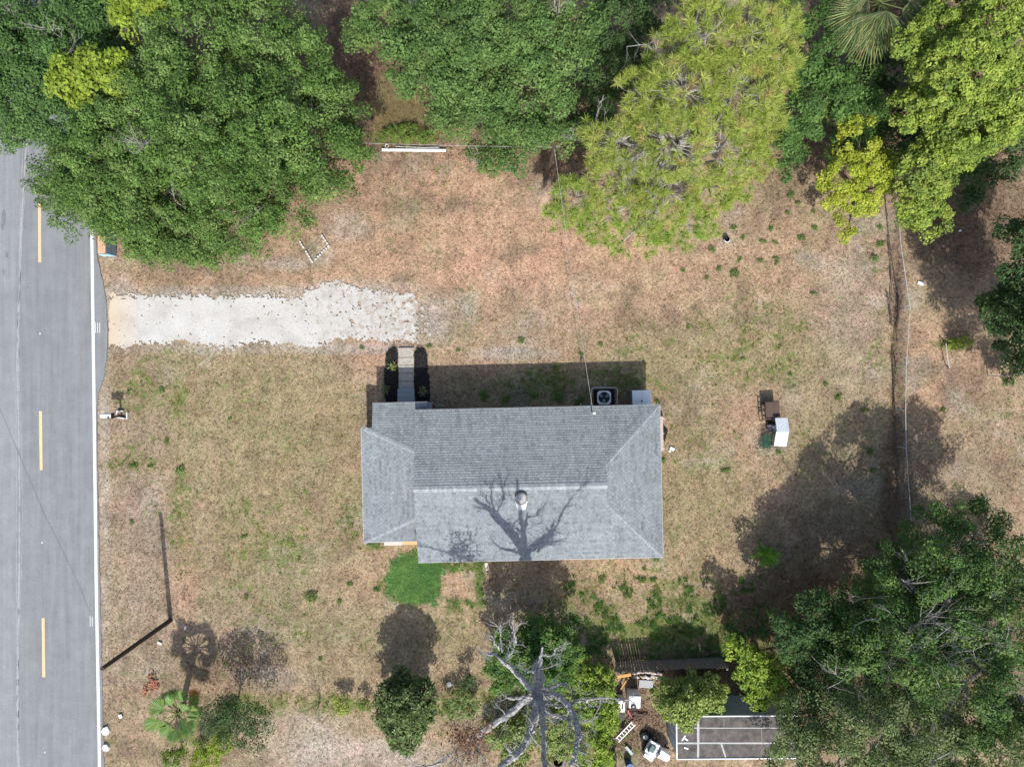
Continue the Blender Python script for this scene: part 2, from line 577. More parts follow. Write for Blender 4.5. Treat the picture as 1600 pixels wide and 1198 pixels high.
# ------------------------------------------------------------------ sand driveway: ragged sheet
def build_drive():
    st = 0.05
    xs = np.arange(P(166, 0).x, P(720, 0).x, st)
    ys = np.arange(P(0, 580).y, P(0, 425).y, st)
    X, Y = np.meshgrid(xs, ys)
    px, py = X * PXM + 800, 599 - Y * PXM
    top = np.interp(px, [166, 200, 260, 380, 470, 480, 520, 560, 610, 650, 668, 700, 720], [466, 461, 459, 461, 460, 448, 442, 452, 457, 462, 466, 476, 500])
    bot = np.interp(px, [166, 200, 300, 385, 400, 412, 440, 500, 540, 600, 640, 668, 700, 720], [541, 541, 540, 543, 536, 538, 543, 542, 534, 540, 540, 536, 528, 515])
    d = np.minimum(py - top, bot - py)
    nn = (fbm(X, Y, 1.3, 41, 6) - 0.5) * 20 + (fbm(X, Y, 0.13, 47, 2) - 0.5) * 17
    fade = np.clip((px - 600) / 50, 0, 1) * 16 * np.clip(fbm(X, Y, 0.3, 51, 3) - .35, 0, 1)
    keep = (d + nn - fade > 2.5) & (px > 169 + 2 * fbm(X, Y, .4, 55, 2))
    spot = fbm(X, Y, 0.18, 61, 3) + np.clip((px - 430) / 2400, 0, .08)
    keep &= spot < 0.81
    endn = (fbm(X, Y, 0.7, 68, 3) - .5) * 30 + (fbm(X, Y, .2, 69, 2) - .5) * 16
    keep &= (px < 648 + endn) | ((px < 705) & (fbm(X, Y, .24, 72, 2) > .66 + (px - 650) / 400))
    ny, nx = X.shape
    Z = 0.008 + 0.01 * fbm(X, Y, .5, 66, 3)
    v = np.stack([X, Y, Z], -1).reshape(-1, 3)
    i = np.arange(ny * nx).reshape(ny, nx)
    f = np.stack([i[:-1, :-1], i[:-1, 1:], i[1:, 1:], i[1:, :-1]], -1)[keep[:-1, :-1]].reshape(-1, 4)
    used = np.unique(f)
    remap = np.zeros(ny * nx, dtype=np.int64)
    remap[used] = np.arange(len(used))
    m, nt, b = new_mat('pale_sand')
    n1 = noise(nt, 0.7, 5, 0.6)
    n2 = noise(nt, 9, 4, 0.75)
    c1 = ramp(nt, n1.outputs['Fac'], [(0.3, (0.32, 0.31, 0.288)), (0.5, (0.40, 0.392, 0.372)), (0.7, (0.44, 0.435, 0.42))])
    c2 = ramp(nt, n2.outputs['Fac'], [(0.26, (0.62, 0.58, 0.52)), (0.40, (0.94, 0.93, 0.91)), (0.55, (1, 1, 1)), (0.7, (1.1, 1.1, 1.1))])
    sp = nd(nt, 'ShaderNodeSeparateXYZ')
    nt.links.new(nd(nt, 'ShaderNodeNewGeometry').outputs['Position'], sp.inputs[0])
    mr = nd(nt, 'ShaderNodeMapRange')
    mr.inputs['From Min'].default_value = P(172, 0).x
    mr.inputs['From Max'].default_value = P(222, 0).x
    nt.links.new(sp.outputs[0], mr.inputs['Value'])
    col = mix(nt, 1.0, c1.outputs[0], c2.outputs[0], 'MULTIPLY')
    sandy = mix(nt, n1.outputs['Fac'], (0.38, 0.29, 0.20), (0.46, 0.40, 0.31))
    # brown thatch trodden into the sand, more of it towards the yard end
    n5 = noise(nt, 3.2, 6, 0.75)
    e2 = nd(nt, 'ShaderNodeMapRange')
    e2.inputs['From Min'].default_value = P(360, 0).x
    e2.inputs['From Max'].default_value = P(660, 0).x
    e2.inputs['To Max'].default_value = 0.17
    nt.links.new(sp.outputs[0], e2.inputs['Value'])
    ad = nd(nt, 'ShaderNodeMath', operation='ADD')
    nt.links.new(n5.outputs['Fac'], ad.inputs[0])
    nt.links.new(e2.outputs[0], ad.inputs[1])
    th = ramp(nt, ad.outputs[0], [(0.60, 0.0), (0.74, 0.75)])
    col = mix(nt, th.outputs[0], col, (0.25, 0.19, 0.135))
    col = mix(nt, mr.outputs[0], sandy, col)
    nt.links.new(col, b.inputs['Base Color'])
    b.inputs['Roughness'].default_value = 0.95
    bump(nt, b, n2.outputs['Fac'], 0.5, 0.02)
    o = raw_part('driveway', v[used], remap[f], m)
    return tag(o, 'pale crushed sand driveway with ragged grassy edges', kind='structure')


build_drive()

# ------------------------------------------------------------------ front path and mulch beds
M_CONC = pmat('weathered_concrete', (0.22, 0.205, 0.175), (0.40, 0.375, 0.32), 9, 0.9)
M_CONC_G = pmat('grey_concrete', (0.26, 0.275, 0.275), (0.34, 0.355, 0.355), 12, 0.9)
M_MULCH = pmat('black_mulch', (0.006, 0.006, 0.006), (0.022, 0.02, 0.019), 18, 0.9, tint=True)
HA = 0.022                       # the house stands turned by this angle
HC = Vector((1.477, -5.51, 0))


def hs(u, v, z=0.0):
    ca, sa = math.cos(HA), math.sin(HA)
    return Vector((HC.x + u * ca - v * sa, HC.y + u * sa + v * ca, z))


path = tag(bpy.data.objects.new('path', None), 'short concrete front walk between black mulch beds', kind='structure')
C.objects.link(path)
py0 = 543.0
for ln in (15.5, 12.0, 12.5, 12.5, 13.5):
    mb = MB()
    a, b = P(634.5, py0 + .35), P(635.2, py0 + ln - .35)
    mb.box(((a.x + b.x) / 2, (a.y + b.y) / 2, 0.0), (0.90, abs(a.y - b.y), 0.12 + random.uniform(0, .02)), HA * .5, tilt=(random.uniform(-.006, .006), 0))
    o = mb.part('paving_slab', M_CONC, path)
    o.parent = path
    py0 += ln


def mulch(pts, name='mulch_bed'):
    mb = MB()
    q = [P(*p) for p in pts]
    c = sum(q, Vector()) / len(q)
    fine = []
    for i in range(len(q)):
        a, b = q[i], q[(i + 1) % len(q)]
        for k in range(6):
            p = a.lerp(b, k / 6)
            p += (p - c).normalized() * random.uniform(-.06, .06)
            fine.append(p)
    for i in range(len(fine)):
        a, b = fine[i], fine[(i + 1) % len(fine)]
        a1, b1 = c.lerp(a, .75), c.lerp(b, .75)
        za, zb = .06 + random.uniform(0, .04), .07
        mb.poly([(a.x, a.y, -.02), (b.x, b.y, -.02), (b1.x, b1.y, zb), (a1.x, a1.y, zb)], (1, 1, 1))
        mb.poly([(a1.x, a1.y, zb), (b1.x, b1.y, zb), (c.x, c.y, .09)], (1, 1, 1))
    for k in range(900):
        i = random.randrange(len(fine))
        p = c.lerp(fine[i].lerp(fine[(i + 1) % len(fine)], random.random()), math.sqrt(random.random()) * 1.03)
        d = Vector((random.uniform(-1, 1), random.uniform(-1, 1), random.uniform(-.4, .5))).normalized() * random.uniform(.03, .07)
        s = d.cross(Vector((0, 0, 1))).normalized() * random.uniform(.008, .018)
        z = Vector((0, 0, random.uniform(.085, .11)))
        k2 = random.choice((.6, 1, 1, 1.6, 2.4))
        mb.poly([p - d - s + z, p - d + s + z, p + d + s + z, p + d - s + z], (k2, k2, k2))
    return tag(mb.part(name, M_MULCH), 'bed of black mulch beside the front walk', kind='stuff')


mulch([(604, 549), (611, 543.5), (618, 543), (621.6, 550), (622.2, 580), (622.4, 610), (619, 628), (603, 629), (600, 612), (601, 590), (602, 570)])
mulch([(648, 549), (655, 542), (663, 544), (667, 556), (669, 580), (671, 600), (672, 615), (671, 628), (650, 628), (648, 606), (647.5, 575)])

# ------------------------------------------------------------------ house
def streaked_shingle():
    m = pmat('grey_asphalt_shingle', (0.74, 0.75, 0.76), (1.18, 1.18, 1.18), 6.5, 0.9, bmp=0.25, tint=True)
    nt = m.node_tree
    b = nt.nodes['Principled BSDF']
    lk = b.inputs['Base Color'].links[0].from_socket
    mp = nd(nt, 'ShaderNodeMapping')
    mp.inputs['Scale'].default_value = (2.6, 0.5, 1)
    nt.links.new(nd(nt, 'ShaderNodeNewGeometry').outputs['Position'], mp.inputs['Vector'])
    n = noise(nt, 1.5, 6, 0.72, mp.outputs[0])           # algae streaks that run down the slopes
    r = ramp(nt, n.outputs['Fac'], [(0.34, 0.74), (0.48, 0.98), (0.7, 1.08)])
    nt.links.new(mix(nt, 1.0, lk, r.outputs[0], 'MULTIPLY'), b.inputs['Base Color'])
    return m


house = thing('house', 'single storey house with grey shingle roof standing in the middle of the yard', 'house', HC)
M_SHING = streaked_shingle()
M_DECK = pmat('roof_underlay', (0.10, 0.105, 0.11), (0.13, 0.135, 0.14), 8, 0.9)
M_FASCIA = pmat('white_fascia', (0.34, 0.345, 0.345), (0.44, 0.445, 0.44), 5, 0.6)
M_STUCCO = pmat('cream_stucco', (0.50, 0.46, 0.38), (0.58, 0.54, 0.46), 16, 0.9)
M_GLASS = pmat('dark_window_glass', (0.02, 0.025, 0.03), (0.03, 0.035, 0.04), 3, 0.1, bmp=0, spec=0.6)
M_DOOR = pmat('red_door', (0.22, 0.03, 0.025), (0.26, 0.04, 0.03), 5, 0.5)
PITCH = 0.275
ZE = 2.68


def zmain(u, v):
    return ZE + (4.18 - abs(v)) * PITCH


def clip(poly, a, b, c):         # keep a*u + b*v <= c
    out = []
    for i in range(len(poly)):
        p, q = poly[i], poly[(i + 1) % len(poly)]
        dp, dq = a * p[0] + b * p[1] - c, a * q[0] + b * q[1] - c
        if dp <= 0:
            out.append(p)
        if dp * dq < 0:
            t = dp / (dp - dq)
            out.append((p[0] + (q[0] - p[0]) * t, p[1] + (q[1] - p[1]) * t))
    return out


def clip_convex(poly, region):
    n = len(region)
    area = sum(region[i][0] * region[(i + 1) % n][1] - region[(i + 1) % n][0] * region[i][1] for i in range(n))
    sg = 1 if area > 0 else -1
    for i in range(n):
        (x0, y0), (x1, y1) = region[i], region[(i + 1) % n]
        a, b = (y1 - y0) * sg, -(x1 - x0) * sg
        poly = clip(poly, a, b, a * x0 + b * y0)
        if len(poly) < 3:
            return []
    return poly


def slope(name, regions, zf, updir, eave0, hue=(0.205, 0.222, 0.238), parent=None):
    """one roof slope: a deck slab and its courses of shingle tabs. updir: plan direction up the slope; eave0: a point on the eave."""
    ux, uy = updir
    ex, ey = -uy, ux                        # along the eave
    mb = MB()
    tb = MB()
    for reg in regions:
        top = [hs(u, v, zf(u, v)) for u, v in reg]
        bot = [p - Vector((0, 0, .12)) for p in top]
        n = len(reg)
        area = sum(reg[i][0] * reg[(i + 1) % n][1] - reg[(i + 1) % n][0] * reg[i][1] for i in range(n))
        if area < 0:
            top, bot = top[::-1], bot[::-1]
        mb.poly(top)
        mb.poly(bot[::-1])
        for i in range(n):
            j = (i + 1) % n
            mb.poly([bot[i], bot[j], top[j], top[i]])
    roof = mb.part(name, M_DECK, parent)
    EXP, TW = 0.137, 0.22
    allp = [p for r in regions for p in r]
    ss = [(p[0] - eave0[0]) * ux + (p[1] - eave0[1]) * uy for p in allp]
    tt = [(p[0] - eave0[0]) * ex + (p[1] - eave0[1]) * ey for p in allp]
    rows = int(max(ss) / EXP) + 1
    for r in range(rows):
        s0, s1 = r * EXP, (r + 1) * EXP
        off = (r % 2) * TW / 2 + random.uniform(-.03, .03)
        t = min(tt) - TW + off
        rowk = random.uniform(.95, 1.05)
        while t < max(tt):
            t1 = t + TW - 0.010
            q = [(s0, t), (s0, t1), (s1, t1), (s1, t)]
            q = [(eave0[0] + s * ux + w * ex, eave0[1] + s * uy + w * ey) for s, w in q]
            k = rowk * random.choice((.80, .88, .93, .96, .98, .98, 1, 1, 1, 1, 1, 1.02, 1.03, 1.04, 1.05, 1.07)) * (1 + .22 * (fbm(q[0][0], q[0][1], 1.5, 77, 3) - .5))
            col = tuple(h * k for h in hue)
            for reg in regions:
                c = clip_convex(q, reg)
                if len(c) < 3:
                    continue
                pts = []
                for u, v in c:
                    s = (u - eave0[0]) * ux + (v - eave0[1]) * uy
                    fr = (s - s0) / EXP
                    pts.append((hs(u, v, zf(u, v) + .004 + .017 * (1 - fr)), fr, (u, v)))
                a3 = [p[0] for p in pts]
                nrm = (a3[1] - a3[0]).cross(a3[2] - a3[1])
                tb.poly(a3 if nrm.z > 0 else a3[::-1], col)
                low = [p for p in pts if p[1] < 0.02]
                if len(low) == 2:
                    a, b = low[0][0], low[1][0]
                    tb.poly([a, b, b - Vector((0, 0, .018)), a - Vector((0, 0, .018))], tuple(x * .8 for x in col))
            t += TW
    o = tb.part('shingle_courses', M_SHING, roof)
    o['kind'] = 'stuff'
    return roof


N_SL = (0.190, 0.210, 0.216)
S_SL = (0.196, 0.216, 0.224)
E = 3.60
HIPV = 4.18 - (6.73 - E)
slope('roof_slope', [[(-6.73, 4.18), (-6.73, 0), (E, 0), (E, 4.18)], [(E, 4.18), (E, HIPV), (6.73, 4.18)]], zmain, (0, -1), (-6.73, 4.18), N_SL, house)
slope('roof_slope', [[(-6.73, -4.18), (E, -4.18), (E, 0), (-6.73, 0)], [(E, -4.18), (6.73, -4.18), (E, -HIPV)]], zmain, (0, 1), (6.73, -4.18), S_SL, house)
zE = lambda u, v: ZE + (6.73 - u) * PITCH
slope('hip_roof', [[(6.73, 4.18), (E - .10, HIPV - .10), (E - .10, -HIPV + .10), (6.73, -4.18)]], zE, (-1, 0), (6.73, 4.18), S_SL, house)
# lower western part: hipped, its north slope runs on down over the porch
ZW, WN, WS, WU = 2.52, 3.27, -3.04, -9.73
HN, HS_, HU = 1.88, -1.66, -6.60
RISE = 0.30
zWn = lambda u, v: ZW + (WN - v) * RISE / (WN - HN)
zWs = lambda u, v: ZW + (v - WS) * RISE / (HS_ - WS)
zWw = lambda u, v: ZW + (u - WU) * RISE / (HU - WU)
slope('porch_roof', [[(WU, WN), (HU, HN), (HU, WN)], [(-9.14, WN), (-6.10, WN), (-6.10, 4.60), (-9.14, 4.60)]], zWn, (0, -1), (-9.14, 4.60), N_SL, house)
slope('hip_roof', [[(WU, WN), (WU, WS), (HU, HS_), (HU, HN)]], zWw, (1, 0), (WU, WS), S_SL, house)
slope('roof_slope', [[(WU, WS), (HU, WS), (HU, HS_)]], zWs, (0, 1), (HU, WS), S_SL, house)


def caps(a, b, za, zb, w=0.15, drop=0.045, hue=(0.226, 0.246, 0.254)):
    """overlapping cap shingles folded over a hip or ridge from low point a to high point b (plan points)"""
    mb = MB()
    A, B = hs(*a, za), hs(*b, zb)
    L = (B - A).length
    d = (B - A).normalized()
    s = Vector((d.y, -d.x, 0)).normalized()
    n = int(L / .16)
    for i in range(n):
        p, q = A + d * (i * L / n), A + d * ((i + 1) * L / n + .03)
        up = Vector((0, 0, .030))
        k = random.uniform(.88, 1.14)
        col = tuple(h * k for h in hue)
        pe, qe = Vector((0, 0, .020 - drop)), Vector((0, 0, .008 - drop))
        m0, m1 = p + up, q + up * .6
        l0, l1, r0, r1 = p - s * w + pe, q - s * w + qe, p + s * w + pe, q + s * w + qe
        mb.poly([l0, m0, m1, l1][::-1], col)
        mb.poly([m0, r0, r1, m1][::-1], col)
        dn = Vector((0, 0, -.02))
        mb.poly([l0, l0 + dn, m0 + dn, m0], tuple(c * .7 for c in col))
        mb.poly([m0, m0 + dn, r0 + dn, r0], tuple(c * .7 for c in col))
    return mb.part('ridge_cap', M_SHING, house)


caps((6.73, 4.18), (E, HIPV), ZE, zmain(E, HIPV))
caps((6.73, -4.18), (E, -HIPV), ZE, zmain(E, HIPV))
caps((E + .02, 0), (-6.73, 0), zmain(0, 0) + .01, zmain(0, 0) + .01, hue=(0.25, 0.27, 0.277), w=.17)
caps((WU, WN), (HU - .1, HN), ZW, ZW + RISE, drop=.02)
caps((WU, WS), (HU - .1, HS_), ZW, ZW + RISE, drop=.02)
# walls and gable ends
mb = MB()


def prism(mb, plan, z0, zf):
    n = len(plan)
    lo = [hs(u, v, z0) for u, v in plan]
    hi = [hs(u, v, zf(u, v)) for u, v in plan]
    for i in range(n):
        j = (i + 1) % n
        mb.poly([lo[i], lo[j], hi[j], hi[i]])


prism(mb, [(-6.35, -3.75), (6.3, -3.75), (6.3, 3.75), (-6.35, 3.75)], -.1, lambda u, v: ZE - .02)
prism(mb, [(-9.3, -2.6), (-6.36, -2.6), (-6.36, 2.3), (-9.3, 2.3)], -.1, lambda u, v: ZW - .02)
for u, sg in ((-6.60, -1), (E - .04, 1)):
    top = HIPV if sg > 0 else 4.0
    pts = [hs(u, -top, zmain(0, top) - .13), hs(u, top, zmain(0, top) - .13), hs(u, 0, zmain(0, 0) - .13)]
    mb.poly(pts if sg > 0 else pts[::-1])
mb.part('wall', M_STUCCO, house)
mb = MB()
for a, b, z in (((-6.75, 4.2), (6.75, 4.2), ZE), ((-6.75, -4.2), (6.75, -4.2), ZE), ((6.755, -4.2), (6.755, 4.2), ZE),
                ((WU - .02, WS), (WU - .02, WN), ZW), ((-9.16, 4.62), (-6.08, 4.62), zWn(0, 4.6)), ((WU, WS - .02), (-6.76, WS - .02), ZW)):
    mb.bar(hs(*a, z - .075), hs(*b, z - .075), .025, .15)
mb.part('fascia', M_FASCIA, house)
mb = MB()
mb.box(hs(-7.6, 3.5, .18), (3.1, 2.1, .45), HA)
mb.part('porch_floor', M_CONC_G, house)
for u in (-8.95, -7.95, -6.35):
    mb = MB()
    mb.box(hs(u, 4.42, 1.22), (.1, .1, 1.65), HA)
    mb.part('porch_post', M_FASCIA, house)
d = MB()
d.box(hs(-7.9, 2.33, 1.38), (.9, .05, 1.9), HA)
door = d.part('door', M_DOOR, house)
d = MB()
d.box(hs(-7.55, 2.37, 1.35), (.05, .06, .05), HA)
d.part('handle', pmat('brass', (.5, .35, .12), (.6, .42, .15), 5, .3, .9, 0), door)
for u, v, w, al in ((-4.5, 3.77, 1.5, 0), (-1.0, 3.77, 1.5, 0), (2.4, 3.77, .8, 0), (-4.5, -3.77, 1.4, 0), (0.5, -3.77, 1.0, 0), (4, -3.77, 1.4, 0),
                    (-9.32, -.2, 1.5, 1), (6.32, -1.8, 1.2, 1)):
    f = MB()
    f.box(hs(u, v, 1.5), (w, .06, 1.2) if not al else (.06, w, 1.2), HA)
    wf = f.part('window', M_FASCIA, house)
    g = MB()
    for sg in (-1, 1):
        o_ = .018 * (1 if v > 0 or (al and u > 0) else -1)
        if al:
            g.box(hs(u + o_, v, 1.5 + sg * .28), (.06, w - .12, .5), HA)
        else:
            g.box(hs(u, v + (o_ if v > 0 else -abs(o_)), 1.5 + sg * .28), (w - .12, .06, .5), HA)
    g.part('pane', M_GLASS, wf)

# roof vent with pale flashing and run-off
M_GALV = pmat('dull_galvanised', (0.30, 0.31, 0.31), (0.42, 0.43, 0.43), 7, 0.7, 0.0)
M_FLASH = pmat('pale_flashing', (0.38, 0.40, 0.40), (0.50, 0.51, 0.50), 4, 0.7)
vp = P(814, 778, 3.82)
vu, vv = vp.x - HC.x + .0, (vp.y - HC.y) - (vp.x - HC.x) * HA
vz = zmain(vu, vv)
mb = MB()
pts = [(-.27, .2), (.27, .2), (.33, -.25), (.22, -.68), (-.2, -.72), (-.31, -.25)]
mb.poly([hs(vu + a, vv + b, zmain(vu + a, vv + b) + .032) for a, b in pts][::-1])
mb.part('vent_flashing', M_FLASH, house)
mb = MB()
c = hs(vu, vv, vz)
mb.tube([c - Vector((0, 0, .05)), c + Vector((0, 0, .30))], [.23, .23], 24, cap=False)
vb = mb.part('roof_vent', M_GALV, house)
mb = MB()
mb.tube([c + Vector((0, 0, .22)), c + Vector((0, 0, .26)), c + Vector((0, 0, .29)), c + Vector((0, 0, .31))], [.25, .29, .24, .04], 24, (1, 1, 1))
mb.part('vent_cap', pmat('grey_vent_cap', (0.26, 0.265, 0.265), (0.36, 0.365, 0.36), 6, 0.8, 0), vb)
mb = MB()
mb.tube([c + Vector((.305 * math.cos(t), .305 * math.sin(t), .272)) for t in np.linspace(0, 2 * PI, 25)], .026, 6)
mb.part('vent_rim', pmat('rusty_vent_rim', (0.12, 0.10, 0.085), (0.26, 0.21, 0.17), 9, 0.7, .2), vb)

# front steps, back landing and small slabs by the walls
steps = thing('front_steps', 'grey concrete steps from the front walk up to the porch', 'steps', P(634, 615))
sx0, sw = hs(-6.55, 0).x, .98
for i, (py_a, py_b, z) in enumerate(((607.5, 613.5, .15), (613.5, 621.5, .30), (621.5, 630, .42))):
    mb = MB()
    a, b = P(634.2, py_a, z), P(634.2, py_b, z)
    mb.box(((a.x + b.x) / 2, (a.y + b.y) / 2, z / 2 - .03), (sw, abs(a.y - b.y) - .004, z + .06), HA)
    mb.part('step', M_CONC_G, steps)
M_PINKB = pmat('faded_pink_board', (0.36, 0.29, 0.25), (0.46, 0.38, 0.33), 7, 0.85)
ld = thing('back_landing', 'narrow faded landing along the east wall under the roof edge', 'landing', P(1033, 677))
lm = MB()
a, b = P(1030, 650.5, .45), P(1036.5, 704, .45)
for k in range(4):
    lm2 = MB()
    w = .14
    x = P(1036.3, 677, .45).x - w / 2 - k * (w + .008)
    lm2.box((x, (a.y + b.y) / 2, .43), (w, abs(a.y - b.y), .04), HA, tilt=(random.uniform(-.03, .03), 0))
    lm2.part('plank', M_PINKB, ld)
for yy in (a.y - .12, b.y + .12, (a.y + b.y) / 2):
    l3 = MB()
    l3.box((P(1033, 0, .4).x, yy, .19), (.4, .09, .43), HA)
    l3.part('support', M_PINKB, ld)
mb = MB()
q = [P(1037.5, 672, .5), P(1043.5, 672.5, .02), P(1037.5, 690, .02), P(1037.2, 688, .35)]
n_ = Vector((.02, 0, .02))
mb.faces([q[0], q[1], q[2], q[3]] + [p + n_ for p in q], [(0, 1, 2), (0, 2, 3), (4, 6, 5), (4, 7, 6), (0, 4, 5, 1), (1, 5, 6, 2), (2, 6, 7, 3), (3, 7, 4, 0)])
M_BLACK = pmat('black_plastic', (0.010, 0.010, 0.011), (0.02, 0.02, 0.021), 6, 0.5)
tag(mb.part('rubber_sheet', M_BLACK), 'black triangular sheet leaning on the back landing', 'sheet')
sill_ = thing('porch_ledge', 'low concrete ledge half stained orange below the small southwest eave', 'ledge', P(625, 848))
for x0, x1, nm, m in ((600, 629, 'pale_slab', pmat('pale_slab', (.42, .37, .33), (.5, .45, .41), 8, .9)),
                      (629, 652, 'orange_slab', pmat('orange_stained_slab', (.46, .27, .12), (.55, .36, .19), 8, .9))):
    mb = MB()
    a, b = P(x0, 846, .2), P(x1, 846, .2)
    mb.box(((a.x + b.x) / 2, P(625, 848.3 - (x0 - 600) * .03, .2).y, .06), (b.x - a.x - .01, .26, .28), HA)
    mb.part(nm, m, sill_)
mb = MB()
p = P(761, 884)
mb.box((p.x, p.y, .05), (.2, .45, .14), .25)
tag(mb.part('splash_block', pmat('pale_concrete', (.4, .36, .31), (.5, .46, .4), 9, .9)), 'small pale concrete splash block under the south eave', 'block')

# ------------------------------------------------------------------ things along the north wall
M_WHITE = pmat('white_enamel', (0.58, 0.59, 0.60), (0.72, 0.73, 0.73), 4, 0.45, bmp=0.05)
M_DARKM = pmat('dark_metal', (0.018, 0.019, 0.02), (0.04, 0.04, 0.042), 9, 0.6, .3)
ac = thing('air_conditioner', 'white topped air conditioner with a round fan against the north wall', 'air conditioner', P(943, 623))
c = P(944, 621, .85)
mb = MB()
mb.box((c.x, c.y, .40), (.74, .74, .78), HA)
mb.part('cabinet', M_DARKM, ac)
mb = MB()
R0, n = .33, 40
for k in range(n):            # white lid with a round opening
    t0, t1 = 2 * PI * k / n, 2 * PI * (k + 1) / n

    def sq(t):
        s = .395 / max(abs(math.cos(t)), abs(math.sin(t)))
        return min(s, .47)
    a0, a1 = sq(t0), sq(t1)
    pr = [(R0, t0, .85), (a0, t0, .85), (a1, t1, .85), (R0, t1, .85)]
    mb.poly([(c.x + r * math.cos(t + HA), c.y + r * math.sin(t + HA), z) for r, t, z in pr])
    pr = [(a0, t0, .79), (a1, t1, .79), (a1, t1, .85), (a0, t0, .85)]
    mb.poly([(c.x + r * math.cos(t + HA), c.y + r * math.sin(t + HA), z) for r, t, z in pr])
    pr = [(R0, t0, .795), (R0, t0, .85), (R0, t1, .85), (R0, t1, .795)]
    mb.poly([(c.x + r * math.cos(t + HA), c.y + r * math.sin(t + HA), z) for r, t, z in pr])
mb.part('top_panel', M_WHITE, ac)
M_BLADE = pmat('blue_grey_fan_blade', (0.16, 0.21, 0.27), (0.24, 0.30, 0.37), 6, 0.5)
for k in range(3):
    mb = MB()
    t = k * 2 * PI / 3 + .5
    pts = []
    for r, dt, dz in ((.07, -.5, 0), (.30, -.42, .0), (.31, .05, .03), (.28, .38, .05), (.07, .5, .03)):
        pts.append((c.x + r * math.cos(t + dt), c.y + r * math.sin(t + dt), .800 + dz * .4))
    mb.poly(pts)
    mb.poly([(x, y, z - .004) for x, y, z in pts][::-1])
    mb.part('fan_blade', M_BLADE, ac)
mb = MB()
mb.cyl((c.x, c.y, .795), .075, .04, 14)
mb.part('fan_hub', M_DARKM, ac)
mb = MB()
for r in (.10, .16, .22, .28, .325):
    mb.tube([(c.x + r * math.cos(t), c.y + r * math.sin(t), .858) for t in np.linspace(0, 2 * PI, 25)], .003, 4, cap=False)
mb.part('fan_grille', M_DARKM, ac)
mb = MB()
q = P(944, 622, .05)
mb.box((q.x, q.y, .02), (1.2, 1.05, .1), HA)
tag(mb.part('equipment_pad', pmat('black_pad', (.008, .008, .009), (.016, .016, .017), 7, .8)), 'black pad lying under the air conditioner', 'pad')
guard = thing('wire_guard', 'low white wire guard around the air conditioner', 'guard', P(944, 608))
gp = [P(923, 634, .6), P(925, 607, .6), P(929, 605.3, .6), P(962, 605.5, .6), P(965, 609, .6), P(964, 632, .6)]
mb = MB()
mb.tube(gp, .018, 6)
mb.part('top_rail', M_WHITE, guard)
for i in range(len(gp) - 1):
    for k in range(max(1, int((gp[i + 1] - gp[i]).length / .13))):
        t = k / max(1, int((gp[i + 1] - gp[i]).length / .13))
        p = gp[i].lerp(gp[i + 1], t)
        mb = MB()
        mb.tube([(p.x, p.y, 0), (p.x, p.y, .59)], .008, 4)
        mb.part('wire', M_WHITE, guard)
closet = thing('utility_closet', 'small utility closet with ribbed metal roof at the northeast corner of the house', 'utility closet', P(1003, 622))
ca_, cb_ = P(988, 609.5, 1.35), P(1017, 635.5, 1.35)
ccx, ccy = (ca_.x + cb_.x) / 2, (ca_.y + cb_.y) / 2
mb = MB()
mb.box((ccx, ccy - .02, .62), (cb_.x - ca_.x - .12, ca_.y - cb_.y - .1, 1.34), HA)
mb.part('wall', pmat('grey_closet_wall', (.12, .125, .13), (.17, .175, .18), 6, .8), closet)
M_CORR = pmat('ribbed_metal', (0.72, 0.74, 0.75), (0.80, 0.81, 0.82), 3, 0.45, 0.0, bmp=0.05)


def ribbed(mb, c, sx, sy, z0, z1, rz=0.0, ribs=10, amp=.015):
    """ribbed sheet: ribs run along local y, rises from z0 (y=-sy/2) to z1 (y=+sy/2)"""
    n = ribs * 4
    ca, sa = math.cos(rz), math.sin(rz)
    vs = []
    for y, z in ((-sy / 2, z0), (sy / 2, z1)):
        for i in range(n + 1):
            x = -sx / 2 + sx * i / n
            zz = z + (amp if i % 4 in (1, 2) else 0)
            vs.append((c[0] + x * ca - y * sa, c[1] + x * sa + y * ca, zz))
    fs = [(i, i + 1, n + 2 + i, n + 1 + i) for i in range(n)]
    mb.faces(vs, fs)
    mb.faces([(x, y, z - .012) for x, y, z in vs], [f[::-1] for f in fs])


mb = MB()
ribbed(mb, (ccx, ccy), cb_.x - ca_.x, ca_.y - cb_.y, 1.42, 1.33, HA, 11)
mb.part('metal_roof', M_CORR, closet)
mb = MB()
p = P(1002.8, 626.5, 1.4)
mb.tube([(p.x, p.y, 1.3), (p.x, p.y, 1.50)], .045, 10)
mb.part('vent_pipe', M_DARKM, closet)
mast = thing('service_mast', 'grey electric service mast with bracket at the north eave', 'service mast', P(922, 636))
mp_ = P(925, 644, 2.75)
mb = MB()
mb.tube([(mp_.x, mp_.y, 2.5), (mp_.x, mp_.y, 3.3), (mp_.x + .06, mp_.y + .05, 3.38)], [.04, .04, .045], 8)
mb.part('pipe', M_GALV, mast)
mb = MB()
mb.tube([(mp_.x + .05, mp_.y, 3.36), (mp_.x + .05, mp_.y, 3.44)], [.09, .03], 10)
mb.part('weather_cap', M_WHITE, mast)
mb = MB()
for k in range(6):
    z = .4 + k * .36
    mb.bar((mp_.x - .17, mp_.y + .27, z), (mp_.x + .05, mp_.y + .30, z), .03, .03)
mb.bar((mp_.x - .16, mp_.y + .28, 0), (mp_.x - .16, mp_.y + .28, 2.5), .05, .04)
mb.part('wall_bracket', M_GALV, mast)
for px, py, l in ((907, 631.5, .06),):
    p = P(px, py, .1)
    mb = MB()
    mb.tube([(p.x, p.y, -.03), (p.x, p.y, .22)], .04, 8)
    tag(mb.part('drain_pipe', M_WHITE), 'short white drain pipe standing by the north wall', 'pipe')
hose = MB()
